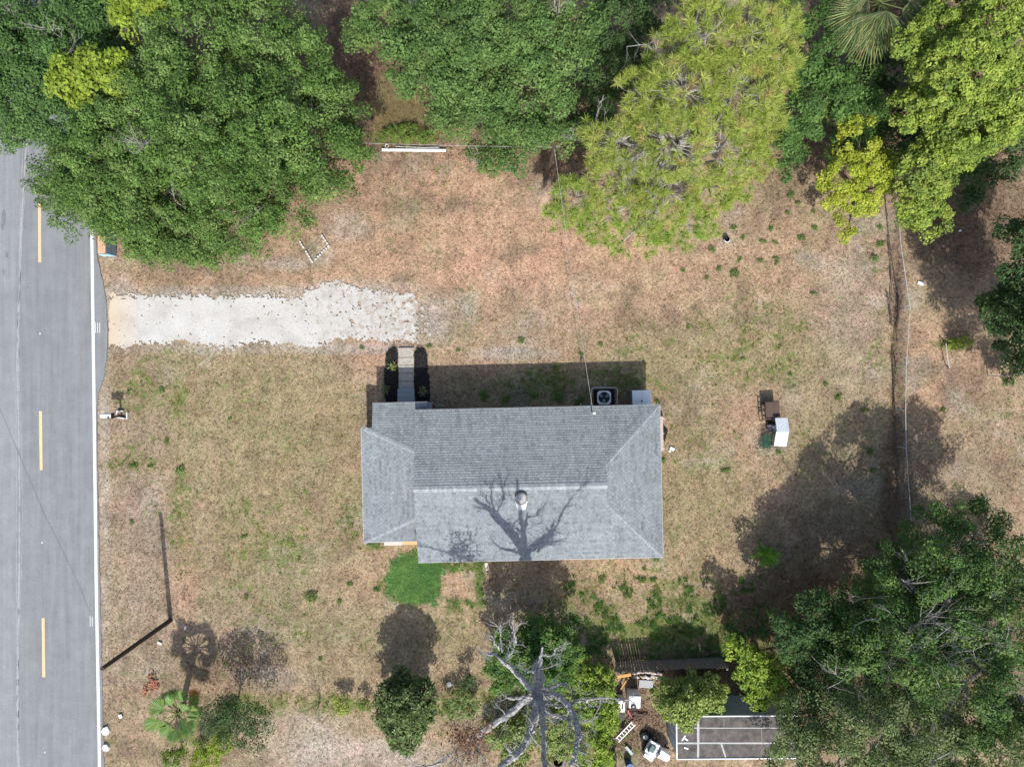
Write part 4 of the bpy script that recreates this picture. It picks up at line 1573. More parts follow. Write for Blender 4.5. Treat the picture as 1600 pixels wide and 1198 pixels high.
mb.part('seat', M_BLACK, ch)
mb = MB()
mb.box((c.x + .02, c.y - .22, .55), (.42, .36, .06), -.15, tilt=(0, -.8))
mb.part('backrest', M_DARKM, ch)
for dx in (-.18, .18):
    for dy in (-.08, .27):
        mb = MB()
        mb.tube([(c.x + dx, c.y + dy, -.05), (c.x + dx, c.y + dy, .40)], .02, 6)
        mb.part('leg', M_GALV, ch)
lad = thing('ladder', 'pale ladder lying diagonally across the cluttered yard', 'ladder', P(978, 1140))
a, b = P(964, 1156, .25), P(990, 1129, .3)
d = (b - a).normalized()
s = Vector((d.y, -d.x, 0)) * .13
for sg in (-1, 1):
    mb = MB()
    mb.bar(a + s * sg, b + s * sg, .045, .07)
    mb.part('ladder_rail', M_WHITE, lad)
for k in range(7):
    mb = MB()
    p = a.lerp(b, (k + .5) / 7)
    mb.bar(p - s, p + s, .035, .03)
    mb.part('rung', M_WHITE, lad)
M_TYRE = pmat('black_tyre', (0.012, 0.012, 0.012), (0.028, 0.028, 0.028), 12, 0.9)


def torus(mb, c, R, r, ax, n=20, m=8):
    ax = Vector(ax).normalized()
    u = ax.orthogonal().normalized()
    w = ax.cross(u)
    pts = [Vector(c) + (u * math.cos(t) + w * math.sin(t)) * R for t in np.linspace(0, 2 * PI, n + 1)]
    mb.tube(pts, r, m, cap=False)


ty = thing('loose_tyre', 'loose tyre with pale rim lying north of the riding mower', 'tyre', P(1008, 1149))
c = P(1008, 1149)
mb = MB()
torus(mb, (c.x, c.y, .12), .24, .09, (0, .15, 1))
mb.part('tread', M_TYRE, ty)
mb = MB()
mb.tube([(c.x, c.y, .05), (c.x, c.y, .19)], [.16, .15], 14)
mb.part('rim', M_GALV, ty)
mow = thing('riding_mower', 'white riding mower standing askew in the yard by the shed', 'riding mower', P(1026, 1166))
ang = -0.52
mc = P(1026, 1166, 0)
mw = lambda x, y, z: (mc.x + x * math.cos(ang) - y * math.sin(ang), mc.y + x * math.sin(ang) + y * math.cos(ang), z)
mb = MB()
pr = [(-.0, -.27), (.62, -.22), (.70, 0), (.62, .22), (0, .27)]
lo, hi = [mw(x, y, .35) for x, y in pr], [mw(x * .97, y * .9, .78) for x, y in pr]
mb.poly(hi)
for i in range(5):
    j = (i + 1) % 5
    mb.poly([lo[i], lo[j], hi[j], hi[i]])
mb.part('hood', M_WHITE, mow)
mb = MB()
mb.box(mw(-.42, 0, .50), (.62, .74, .22), ang)
mb.part('fender', M_WHITE, mow)
mb = MB()
mb.box(mw(-.48, 0, .66), (.36, .38, .10), ang)
mb.box(mw(-.66, 0, .80), (.07, .38, .26), ang)
mb.part('seat', pmat('teal_seat', (.05, .10, .10), (.09, .16, .16), 5, .6), mow)
mb = MB()
torus(mb, mw(-.12, 0, .86), .15, .018, (math.cos(ang) * .5, math.sin(ang) * .5, 1), 16, 6)
mb.tube([mw(-.02, 0, .6), mw(-.12, 0, .86)], .02, 6)
mb.part('steering_wheel', M_BLACK, mow)
mb = MB()
mb.box(mw(.66, -.2, .45), (.14, .3, .16), ang)
mb.part('bumper', M_DOOR, mow)
for x, y, r in ((-.48, -.42, .24), (-.48, .42, .24), (.45, -.36, .17), (.45, .36, .17)):
    mb = MB()
    torus(mb, mw(x, y, r), r * .68, r * .36, (-math.sin(ang), math.cos(ang), 0), 16, 6)
    wl = mb.part('wheel', M_TYRE, mow)
    mb = MB()
    p0, p1 = mw(x, y - .05, r), mw(x, y + .05, r)
    mb.tube([p0, p1], r * .45, 10)
    mb.part('rim', M_WHITE, wl)
wt = thing('white_crate', 'white slatted crate on the ground south of the riding mower', 'crate', P(1016, 1178))
c = P(1016, 1179, .4)
for k in range(6):
    mb = MB()
    y = (k - 2.5) * .1
    mb.box((c.x - y * math.sin(.62) * -1 * 0 + math.cos(-.62 + PI / 2) * y, c.y + math.sin(-.62 + PI / 2) * y, .40), (.62, .085, .03), -.62)
    mb.part('slat', M_STONE, wt)
mb = MB()
mb.box((c.x, c.y, .19), (.58, .54, .38), -.62)
mb.part('crate_body', M_STONE, wt)
M_ORWOOD = pmat('orange_plank', (0.42, 0.22, 0.05), (0.52, 0.30, 0.09), 4, 0.7)
for a, b, w, lab in (((962, 1057.5), (986, 1053.5), .17, 'orange wooden plank lying at the west end of the board fence'), ((969, 1078), (982, 1058), .07, 'thin orange wooden strip slanting below the orange plank')):
    mb = MB()
    mb.bar(P(*a, .25), P(*b, .28), w, .04)
    tag(mb.part('plank', M_ORWOOD), lab, 'plank')
mb = MB()
p = P(1009, 1067)
mb.box((p.x, p.y, .06), (.82, .45, .12), -.05, tilt=(.02, .04))
tag(mb.part('concrete_slab', M_CONC_G), 'grey concrete slab on the soil south of the board fence', 'slab')
for k in range(26):
    x, y = 991 + (k // 2) * 3.6 + random.uniform(-.7, .7), (1051.5 if k % 2 else 1057.5) + random.uniform(-1.5, 1.5)
    p = P(x, y, .08)
    o = rock((p.x, p.y, .07), random.uniform(.06, .13), random.choice((M_STONE, M_PINKB, M_CONC)), 'rubble_stone', (1.2, .9, .7))
    tag(o, ('pale rubble stone touching the board fence foot, ' if k % 2 else 'pale rubble stone nearer the concrete slab, ')
        + ('first', 'second', 'third', 'fourth', 'fifth', 'sixth', 'seventh', 'eighth', 'ninth', 'tenth', 'eleventh', 'twelfth', 'thirteenth')[k // 2] + ' from the west', 'stone', 'rubble stones below the board fence')
for k, (x, y, dx, dy, L, lab) in enumerate(((1000, 1116, 1, -.1, 1.0, 'brown board scrap by the ladder, uppermost'), (996, 1121, 1, .25, .8, 'brown board scrap by the ladder, tilted'), (985, 1117, .5, -1, .6, 'short reddish board between washing machine and ladder'))):
    a = P(x, y, .1)
    mb = MB()
    mb.bar(a - Vector((dx, dy, 0)) * L / 2, a + Vector((dx, dy, 0)) * L / 2, .1, .05)
    tag(mb.part('board_scrap', M_RUSTD if k < 2 else M_DOOR), lab, 'board')
mb = MB()
mb.bar(P(978, 1166, .15), P(988, 1178, .2), .16, .05)
tag(mb.part('pale_board', M_SIDING), 'pale grey board among green weeds at the south of the yard', 'board')
mb = MB()
p = P(981, 1189)
mb.tube([(p.x, p.y, 0), (p.x + .05, p.y - .1, .45)], [.2, .24], 12)
tag(mb.part('blue_barrel', pmat('blue_plastic', (.02, .05, .14), (.04, .09, .22), 5, .5)), 'dark blue tub at the south edge of the yard', 'tub')
bar = thing('rusty_barrel', 'rusty open barrel under the dead tree at the south edge', 'barrel', P(872, 1192))
p = P(872, 1190, .8)
mb = MB()
mb.tube([(p.x, p.y, 0), (p.x, p.y, .8)], [.28, .29], 18, cap=False)
mb.cyl((p.x, p.y, .15), .27, .02, 18)
mb.part('barrel_body', M_RUSTD, bar)
mb = MB()
torus(mb, (p.x, p.y, .8), .29, .02, (0, 0, 1), 20, 5)
mb.part('barrel_rim', M_WOODG, bar)
for k in range(3):
    mb = MB()
    a = P(882 + k * 3.6, 1176 + k * 4, .3)
    mb.bar(a, a + Vector((-.25, -.8, -.1)), .12, .04)
    tag(mb.part('grey_board', M_WOODG), ('grey board leaning beside the rusty barrel, nearest to it', 'grey board leaning beside the rusty barrel, second from it', 'grey board leaning beside the rusty barrel, farthest from it')[k], 'board')

# ------------------------------------------------------------------ trees
M_BARK = pmat('brown_bark', (0.05, 0.038, 0.03), (0.11, 0.09, 0.075), 8, 0.95)
M_PBARK = pmat('grey_twig_bark', (0.20, 0.185, 0.17), (0.36, 0.335, 0.31), 9, 0.9)
M_DRYWOOD = pmat('bleached_dead_wood', (0.11, 0.107, 0.104), (0.44, 0.433, 0.42), 9, 0.95, bmp=1.0, detail=6)
M_NEEDLE = leaf_mat('needles', 0.6, 0.25, 0.2)


def unit(a):
    return a / np.maximum(np.linalg.norm(a, axis=-1, keepdims=True), 1e-9)


def quads(c, d, s, L, W):
    """leaf rhombi at centres c along d, half length L, half width W across s"""
    v = np.stack([c - d * L, c - s * W, c + d * L * 1.0, c + s * W], 1).reshape(-1, 3)
    f = np.arange(len(c) * 4).reshape(-1, 4)
    return v, f


def leaf_cloud(cl, out, n, spread, L, W, pal, var=0.22, up=0.5, flat=0.7):
    """n leaves round each clump centre cl (with outward direction out); returns verts, faces, colours"""
    m = len(cl)
    c = np.repeat(cl, n, 0)
    o = np.repeat(out, n, 0)
    off = RNG.normal(size=(m * n, 3)) * spread
    off[:, 2] *= flat
    c = c + off
    nrm = unit(o * 0.45 + np.array((0, 0, up)) + RNG.normal(size=(m * n, 3)) * 0.45 + off / spread * 0.22)
    r = RNG.normal(size=(m * n, 3))
    d = unit(np.cross(nrm, r))
    s = np.cross(nrm, d)
    k = RNG.uniform(.65, 1.25, (m * n, 1))
    v, f = quads(c, d, s, L * k, W * k)
    pal = np.array(pal)
    pick = np.repeat(RNG.integers(0, len(pal), m), n)
    mixi = RNG.integers(0, len(pal), m * n)
    col = pal[pick] * 0.6 + pal[mixi] * 0.4
    col = col * (1 + RNG.uniform(-var, var, (m * n, 1))) * np.repeat(1 + RNG.uniform(-.16, .16, (m, 1)), n, 0)
    return v, f, np.clip(col, 0.003, 1)


def lobe_world(lobes):
    out = []
    for px, py, r, h in lobes:
        p = P(px, py, h)
        out.append((np.array(p), r / PXM * (H - h) / H))
    return out


def shell_points(c, R, gap, squash, lo=-0.35):
    n = max(5, int(2 * PI * R * R * (1 - lo) / gap ** 2))
    # spread-out directions: golden spiral with jitter
    i = np.arange(n) + RNG.random(n) * .6
    z = 1 - (1 - lo) * (i + .3) / n
    a = i * 2.39996 + RNG.random() * 6
    q = np.sqrt(np.clip(1 - z * z, 0, 1))
    d = unit(np.stack([q * np.cos(a), q * np.sin(a), z], -1) + RNG.normal(size=(n, 3)) * .16)
    rad = R * (0.70 + 0.28 * RNG.random((n, 1)))
    p = d * rad
    p[:, 2] *= squash
    return c + p, d


def boughs(cl, out, rb, n, L, W, pal, var=.22, up=.5, stretch=1.25, hues=.17):
    """n leaves on the skin of a spray (a squashed blob of radius rb) round every point of cl, drawn out along its outward direction"""
    m = len(cl)
    r_ = rb * RNG.uniform(.7, 1.25, m)
    o = np.repeat(out, n, 0)
    d = unit(RNG.normal(size=(m * n, 3)) + np.array((0, 0, .55)) + o * .25)
    along = (d * o).sum(1, keepdims=True)
    rr = np.repeat(r_, n)[:, None] * (.45 + .6 * np.sqrt(RNG.random((m * n, 1))))
    off = (d + o * along * (stretch - 1)) * rr
    off[:, 2] *= .62
    c = np.repeat(cl, n, 0) + off
    nrm = unit(d * .6 + np.array((0, 0, up)) + RNG.normal(size=(m * n, 3)) * .42)
    t = unit(np.cross(nrm, RNG.normal(size=(m * n, 3))))
    sd = np.cross(nrm, t)
    k = RNG.uniform(.6, 1.25, (m * n, 1))
    v, f = quads(c, t, sd, L * k, W * k)
    pal = np.array(pal)
    pick = np.repeat(RNG.integers(0, len(pal), m), n)
    mixi = RNG.integers(0, len(pal), m * n)
    col = pal[pick] * .65 + pal[mixi] * .35
    col = col * (1 + RNG.uniform(-var, var, (m * n, 1))) * np.repeat(1 + RNG.uniform(-hues, hues, (m, 1)), n, 0)
    return v, f, np.clip(col, .003, 1)


def skeleton(mb, base, lobes, r0, fork=.45, n=7):
    """trunk from base to a fork below the crown, tapered limbs on to each lobe"""
    cs = [l[0] for l in lobes]
    mean = sum(cs) / len(cs)
    hm = mean[2]
    fk = Vector((base.x * .6 + mean[0] * .4, base.y * .6 + mean[1] * .4, hm * fork))
    mb.tube([base - Vector((0, 0, .2)), base.lerp(fk, .5) + Vector((random.uniform(-.15, .15), random.uniform(-.15, .15), 0)), fk], [r0 * 1.25, r0, r0 * .85], n + 2)
    for c, R in lobes:
        e = Vector(c) + Vector((0, 0, R * .25))
        mid = fk.lerp(e, .5) + Vector((random.uniform(-.4, .4), random.uniform(-.4, .4), random.uniform(0, .5)))
        mb.tube([fk, mid, e], [r0 * .55, r0 * .32, r0 * .08], n)
        for k in range(4):
            d = Vector((random.uniform(-1, 1), random.uniform(-1, 1), random.uniform(-.1, .8))).normalized() * R * random.uniform(.6, .95)
            s = fk.lerp(e, random.uniform(.6, .95))
            mb.tube([s, s + d * .5 + Vector((0, 0, .1)), s + d], [r0 * .16, r0 * .1, .012], 5)


def branch(mb, p, d, L, r, depth, n=5, spread=.55, up=.15):
    pts = [p]
    q = p.copy()
    dd = d.copy()
    for k in range(3):
        dd = (dd + Vector((random.gauss(0, .16), random.gauss(0, .16), random.gauss(0, .1) + up * .2))).normalized()
        q = q + dd * L / 3
        pts.append(q.copy())
    mb.tube(pts, [r, r * .8, r * .62, r * .42], max(3, n))
    if depth > 0:
        for k in range(random.choice((2, 3, 3))):
            s = pts[random.choice((1, 2, 2, 3, 3))]
            nd_ = (dd + Vector((random.gauss(0, spread), random.gauss(0, spread), random.gauss(up, spread * .6)))).normalized()
            branch(mb, s, nd_, L * random.uniform(.5, .8), r * .5, depth - 1, max(3, n - 1), spread, up)


def tree(name, label, lobes, pal, base=None, r0=.3, gap=.78, n=170, rb=.52, L=.088, W=.044, squash=.8, group=None, cat='tree',
         bark=None, fork=.45, thin=1.0, var=.22, sub='crown', lo=-.3, up=.5, shrink=.93, stretch=1.3, hues=.17, twigs=0):
    lw = [(c, R * shrink) for c, R in lobe_world(lobes)]
    if base is None:
        m = sum(l[0] for l in lw) / len(lw)
        base = Vector((m[0], m[1], 0))
    t = thing(name, label, cat, (base.x, base.y, 0), group)
    mb = MB()
    skeleton(mb, base, lw, r0, fork)
    mb.part('trunk' if cat == 'tree' else 'stem', bark or M_BARK, t)
    V, F, K, k0 = [], [], [], 0
    for c, R in lw:
        g, b_ = min(gap, R * .75), min(rb, R * .5)
        p, d = shell_points(c, R - b_ * .35, g, squash, lo)
        if thin < 1:
            keep = fbm(p[:, 0], p[:, 1] + p[:, 2], 1.2, 17, 2) + RNG.random(len(p)) * .25 < thin
            p, d = p[keep], d[keep]
        if not len(p):
            continue
        k = max(12, int(n * (b_ / rb) ** 2))
        v, f, col = boughs(p, d, b_, k, L, W, pal, var, up, stretch, hues)
        V.append(v)
        F.append(f + k0)
        K.append(col)
        k0 += len(v)
    raw_part(sub, np.concatenate(V), np.concatenate(F), M_LEAF, t, np.concatenate(K))
    for k in range(twigs):                  # grey boughs that break through the leaves
        c, R = lw[random.randrange(len(lw))]
        a = random.uniform(0, 2 * PI)
        d = Vector((math.cos(a), math.sin(a), .55)).normalized()
        mb = MB()
        for j in range(2):
            branch(mb, Vector(c) + d * R * .45, (d + Vector((random.gauss(0, .3), random.gauss(0, .3), .2))).normalized(), R * .62, .045, 3, 5, .45, .2)
        mb.part('branch', M_PBARK, t)
    return t


OAK = [(.086, .158, .034), (.110, .187, .044), (.158, .234, .070), (.066, .126, .028)]
OAKB = [(.082, .158, .044), (.105, .185, .055), (.066, .132, .036)]
LIME = [(.20, .27, .030), (.235, .30, .04), (.16, .23, .03)]
OAKM = [(.085, .158, .042), (.108, .182, .052), (.072, .135, .036), (.135, .20, .058)]
DARKB = [(.058, .105, .034), (.072, .122, .038), (.045, .088, .028)]
BRIGHT = [(.080, .160, .038), (.105, .185, .045), (.065, .13, .034)]
CAMPH = [(.235, .310, .048), (.195, .275, .046), (.285, .345, .068), (.12, .19, .038)]
CITRUS = [(.19, .28, .035), (.26, .34, .05), (.13, .21, .03)]
OLIVE = [(.060, .125, .030), (.085, .160, .040), (.045, .095, .024), (.135, .205, .055)]

tree('oak_tree', 'broad dense green oak whose crown fills the northwest and overhangs the road',
     [(180, 270, 95, 6), (110, 285, 50, 5.2), (140, 310, 40, 5), (250, 335, 85, 5.3), (300, 364, 60, 4.8), (370, 330, 78, 5.3), (440, 290, 75, 5.5), (500, 240, 75, 6),
      (520, 165, 52, 6), (455, 110, 80, 7), (350, 220, 110, 8), (270, 180, 90, 8), (400, 45, 80, 7), (310, 65, 85, 8), (200, 215, 80, 7.3), (548, 235, 34, 4.8),
      (410, 200, 90, 7.8), (150, 250, 60, 6.2), (75, 300, 26, 4.6), (120, 335, 34, 4.6), (238, 372, 36, 4.2), (215, 330, 66, 5.6)], OAK, base=P(300, 240), r0=.45, twigs=9, thin=.88, L=.076, W=.036, n=200, stretch=1.8, rb=.48, var=.4, hues=.22)
tree('oak_tree', 'bluish green tree leaning over the road in the northwest corner',
     [(45, 72, 66, 6), (122, 45, 52, 6.3), (40, 150, 75, 5.5), (110, 185, 62, 5.3), (-8, 100, 74, 6), (5, 35, 50, 6), (160, 95, 58, 5.5), (180, 45, 50, 6), (15, 190, 46, 5), (80, 60, 40, 5.6), (95, 110, 60, 6), (150, 150, 50, 6), (170, 0, 50, 6), (95, 12, 30, 5)], OAKB, base=P(150, 150), r0=.32, L=.08, W=.04, n=180, stretch=1.6, var=.35, twigs=4)
tree('lime_tree', 'yellow green leafy crown standing out between the two northwest oaks',
     [(112, 125, 38, 8.3), (150, 110, 34, 8.7), (190, 118, 36, 8.6), (130, 148, 26, 8), (210, 18, 40, 8.6), (248, 6, 40, 8.8)], LIME, base=P(180, 150), r0=.2, gap=.6, rb=.42, n=80, L=.10, W=.06)
tree('oak_tree', 'rounded mid green oak at the top centre with dead grass at its western foot',
     [(600, 42, 52, 6.5), (655, 98, 58, 7), (700, 55, 90, 8), (790, 45, 90, 8), (850, 90, 72, 8), (745, 145, 82, 7.3), (830, 160, 70, 7), (705, 178, 36, 5.8), (800, 222, 48, 5.2),
      (768, 240, 34, 4.6), (860, 200, 42, 5.2), (890, 45, 50, 8), (740, 90, 90, 8.4), (575, 50, 34, 5.5)], OAKM, base=P(760, 190), r0=.4, twigs=7, thin=.88, L=.08, W=.042, n=185, stretch=1.5, rb=.5, var=.4, hues=.22)
tree('shade_tree', 'dark green tree squeezed between the top centre oak and the pine',
     [(970, 40, 62, 5.5), (1020, 15, 50, 6), (945, 115, 42, 4.5), (905, 195, 36, 4), (930, 160, 40, 4.2), (985, 100, 35, 4.5)], DARKB, base=P(960, 130), r0=.22, thin=.72)
tree('leafy_tree', 'dark fresh green tree between the pine and the fan palm',
     [(1272, 100, 48, 5.6), (1230, 228, 32, 3.4), (1290, 152, 52, 5.2), (1252, 182, 42, 4.6), (1332, 140, 48, 4.6), (1312, 205, 46, 3.6), (1350, 180, 38, 3.6), (1238, 15, 40, 6), (1290, 45, 42, 5.8), (1222, 265, 22, 2.4),
      (1340, 230, 36, 3)], BRIGHT, base=P(1275, 190), r0=.2, thin=.8)
CAMPL = [(1560, 60, 85, 9), (1500, 110, 72, 9), (1590, 145, 66, 8.5), (1525, 185, 66, 8), (1425, 66, 34, 8.4), (1450, 100, 36, 8.2), (1462, 40, 36, 8.6), (1455, 160, 50, 7.5), (1418, 172, 36, 6.8),
         (1485, 228, 52, 6.3), (1448, 268, 52, 5.8), (1432, 320, 40, 5.2), (1452, 342, 36, 4.8), (1560, 195, 38, 7), (1490, 25, 55, 8), (1590, 5, 50, 8.6)]
tree('camphor_tree', 'tall yellow green tree filling the northeast corner', CAMPL, CAMPH, base=P(1480, 230), r0=.32, gap=.52, rb=.36, n=95, L=.075, W=.044, thin=.86, shrink=.98, stretch=1.0)
tree('camphor_tree', 'small bright yellow green tree in front of the northeast corner, beside the fence head',
     [(1340, 218, 40, 5.2), (1318, 278, 42, 4.8), (1370, 262, 34, 4.6), (1298, 308, 22, 3.8), (1324, 340, 24, 3.6), (1362, 295, 34, 4.2), (1322, 365, 16, 3.2), (1345, 320, 24, 3.8)],
     [(.285, .335, .032), (.24, .30, .036), (.33, .365, .05)], base=P(1340, 300), r0=.15, gap=.5, rb=.34, n=90, L=.075, W=.044, thin=.86, stretch=1.0)
tree('understory_bush', 'dark bush in the shade under the northeast corner tree', [(1500, 285, 45, 2.5), (1560, 240, 50, 2.6), (1590, 200, 40, 3), (1540, 215, 50, 3), (1400, 220, 40, 2.8), (1420, 130, 46, 3), (1370, 100, 40, 3)], DARKB,
     base=P(1500, 255), r0=.1, cat='bush', thin=.8)
tree('shade_tree', 'dark green tree on the east edge casting shade over bare ground',
     [(1572, 480, 46, 5.5), (1610, 430, 55, 7), (1590, 535, 42, 4.6), (1605, 365, 42, 6.4), (1552, 472, 30, 4.5), (1640, 480, 70, 7), (1640, 380, 60, 7.5), (1650, 560, 50, 5), (1690, 600, 85, 8), (1700, 490, 90, 8.5), (1730, 700, 80, 7.5)], DARKB + [(.06, .125, .04)], base=P(1600, 480), r0=.3)
tree('oak_tree', 'large sparse dark oak with bare twigs filling the southeast corner',
     [(1450, 830, 52, 4.8), (1520, 825, 52, 4.8), (1590, 895, 70, 6.5), (1400, 900, 60, 5.4), (1480, 915, 80, 6.5), (1345, 955, 52, 5), (1560, 985, 85, 7), (1420, 1010, 80, 7),
      (1500, 1080, 90, 7.5), (1590, 1090, 80, 7.8), (1350, 1020, 60, 6), (1450, 960, 100, 3.4), (1540, 960, 100, 3.4), (1400, 960, 70, 3), (1360, 935, 46, 3.2), (1402, 852, 30, 4.2), (1330, 985, 50, 3.5), (1420, 900, 60, 3)], OLIVE, base=P(1450, 970), r0=.4, thin=.76, hues=.3, L=.08, W=.04, n=150, gap=.82, rb=.5, bark=M_PBARK)
tree('oak_tree', 'grey green sparse tree overhanging the shed roof at the south edge',
     [(1330, 1075, 58, 5.6), (1275, 1130, 44, 5), (1380, 1140, 80, 7), (1560, 1170, 90, 8), (1450, 1185, 85, 7.4), (1300, 1185, 62, 6), (1240, 1182, 34, 4.8), (1232, 1150, 36, 4.6), (1245, 1112, 38, 4.6), (1212, 1190, 22, 4.2), (1400, 1150, 90, 3.4), (1520, 1150, 100, 3.4)],
     [(.105, .155, .050), (.080, .125, .038), (.14, .190, .070), (.175, .21, .085)], base=P(1360, 1050), r0=.3, thin=.72, hues=.28, L=.075, W=.038, n=150, rb=.5, bark=M_PBARK)
tree('shade_tree', 'small dark tree at the northwest flank of the big southeast oak',
     [(1280, 965, 46, 4.5), (1228, 985, 36, 4.2), (1302, 1005, 40, 4.4), (1250, 1010, 36, 4), (1280, 1060, 50, 3.6)], [(.055, .11, .034), (.072, .13, .038), (.046, .09, .03)], base=P(1265, 960), r0=.16, thin=.85)
tree('citrus_tree', 'bright yellow green leafy tree between the board fence and the southeast oak',
     [(1152, 1012, 22, 3.3), (1177, 1040, 30, 3.3), (1198, 1064, 30, 3.2), (1184, 1088, 22, 3.0), (1220, 1040, 28, 3.2), (1225, 1085, 24, 3), (1164, 1057, 18, 3.0)], CITRUS, base=P(1190, 1030), r0=.1, gap=.5, rb=.34, L=.10, W=.05, n=52, stretch=1.1)
tree('citrus_tree', 'leafy citrus tree between the board fence and the shed roof',
     [(1042, 1084, 26, 1.8), (1082, 1066, 22, 1.7), (1112, 1076, 26, 1.9), (1070, 1108, 28, 2.7), (1044, 1106, 20, 2.4), (1122, 1096, 16, 2.7), (1072, 1130, 14, 2.8), (1098, 1096, 20, 2.8), (1060, 1076, 20, 1.8), (1078, 1090, 26, 2.3)],
     [(.215, .285, .06), (.29, .345, .10), (.145, .215, .04)], base=P(1072, 1080), r0=.08, gap=.48, rb=.32, L=.095, W=.046, n=50, stretch=1.1)
tree('leafy_bush', 'bright green bush just west of the cluttered yard',
     [(900, 1052, 34, 1.5), (938, 1064, 28, 1.5), (928, 1100, 40, 1.8), (946, 1130, 22, 1.6), (892, 1105, 24, 1.6), (925, 1168, 36, 1.7), (942, 1190, 18, 1.6), (946, 1088, 16, 1.7)], CITRUS, base=P(925, 1080), r0=.07, gap=.46, rb=.32, L=.09, W=.046, cat='bush', n=56, stretch=1.1)
tree('leafy_bush', 'dark green thicket behind the bare dead tree',
     [(805, 1012, 38, 3.6), (858, 1005, 42, 3.8), (832, 1045, 34, 3), (782, 1055, 28, 2.2), (885, 1020, 30, 3), (790, 1030, 30, 2.8), (870, 1050, 30, 2.6), (840, 985, 28, 3.2), (846, 1052, 30, 4.6), (838, 1030, 30, 4.4), (868, 1062, 22, 4)],
     [(.055, .12, .03), (.08, .15, .035), (.11, .19, .035)], base=P(835, 990), r0=.09, gap=.5, rb=.36, n=75, L=.09, W=.046, cat='bush')
tree('leafy_bush', 'light green bush at the foot of the dead tree on its south side',
     [(860, 1140, 30, 1.5), (878, 1160, 26, 1.4), (800, 1150, 34, .9), (830, 1130, 26, 1.0), (775, 1145, 22, .7), (895, 1140, 20, 1.4), (805, 1185, 26, .8)],
     [(.20, .26, .08), (.16, .235, .05), (.25, .29, .12)], base=P(855, 1130), r0=.05, gap=.4, rb=.28, L=.075, W=.04, cat='bush', n=46)
tree('round_tree', 'small round dark green tree standing alone south of the house',
     [(632, 1122, 38, 2.4), (618, 1092, 34, 2.6), (648, 1090, 36, 2.6), (632, 1150, 28, 2.0), (632, 1068, 26, 2.1), (610, 1118, 26, 2.2), (656, 1118, 26, 2.3), (634, 1100, 34, 3.3)],
     [(.08, .125, .034), (.11, .16, .05), (.06, .10, .028), (.15, .19, .08)], base=P(633, 1085), r0=.1, gap=.42, rb=.3, n=48, L=.115, W=.046, var=.5)
tree('dark_shrub', 'tall loose shrub in dark shade just east of the fan palm', [(335, 1122, 26, 2.7), (376, 1116, 30, 2.8), (350, 1108, 26, 2.6), (408, 1126, 26, 2.6), (392, 1156, 22, 2.6), (360, 1142, 24, 2.6)], DARKB, base=P(365, 1108), r0=.05, cat='bush', thin=.8, rb=.36, gap=.5, n=50, L=.07, W=.03)
for nm, lab, lobes, pal in (
        ('weedy_bush', 'yellow green bush south of the fan palm, easternmost of three', [(345, 1160, 20, 1.3), (330, 1180, 18, 1.1), (352, 1145, 12, 1.2)], LIME),
        ('weedy_bush', 'yellow green bush south of the fan palm, middle of three', [(312, 1170, 12, 1.1), (310, 1190, 16, 1.0)], LIME),
        ('weedy_bush', 'dark green bush south of the fan palm, westernmost of three', [(270, 1182, 18, .9), (280, 1175, 12, .8)], [(.09, .16, .02), (.13, .2, .03)]),
        ('weedy_bush', 'small yellow tipped weed bush midway along the south verge', [(537, 1105, 13, .8), (528, 1095, 9, .6), (545, 1092, 7, .7)], [(.30, .34, .08), (.18, .25, .04)]),
        ('weedy_bush', 'small green weed bush west of the round tree', [(567, 1098, 10, .6), (576, 1102, 8, .5)], [(.15, .22, .03), (.10, .17, .03)]),
        ('weedy_bush', 'pale green bush east of the round tree', [(705, 1104, 16, .9), (730, 1108, 16, .8), (722, 1090, 14, .9), (745, 1098, 10, .7)], [(.15, .22, .06), (.19, .26, .09), (.09, .16, .03)]),
        ('weedy_bush', 'small dark bush on soil northeast of the round tree', [(728, 1068, 12, 1.0), (735, 1060, 9, 1.1)], DARKB),
        ('weedy_bush', 'grass green bush under the pipe fence at the east edge', [(1575, 590, 14, .8), (1590, 575, 12, 1.0)], BRIGHT),
        ('weedy_bush', 'low sprawling weed at the foot of the leaning rail', [(1488, 538, 10, .3), (1500, 534, 12, .3), (1513, 536, 7, .3)], LIME),
        ('weedy_bush', 'low mixed weeds at the north end beside the thin pipe', [(608, 213, 14, .4), (640, 210, 18, .45), (668, 216, 14, .4), (620, 205, 12, .4)], [(.15, .21, .04), (.10, .18, .03)]),
        ('weedy_bush', 'rank green weeds along the dead grass below the top centre oak', [(672, 178, 12, .6), (695, 200, 16, .7), (650, 150, 10, .6)], [(.16, .20, .06), (.20, .22, .08), (.25, .22, .11)])):
    tree(nm, lab, lobes, pal, r0=.03, gap=.26, rb=.18, n=34, L=.06, W=.026, cat='bush', lo=-.1)

# bare sapling with a thin haze of twigs
sp = thing('bare_sapling', 'thin nearly bare sapling on the weedy strip west of the round tree', 'sapling', P(500, 1095))
mb = MB()


for k in range(5):
    branch(mb, P(500, 1095), Vector((random.uniform(-.4, .4), random.uniform(-.4, .4), 1)).normalized(), 1.1, .018, 3, 4, .4, .3)
mb.part('stem', M_BARK, sp)
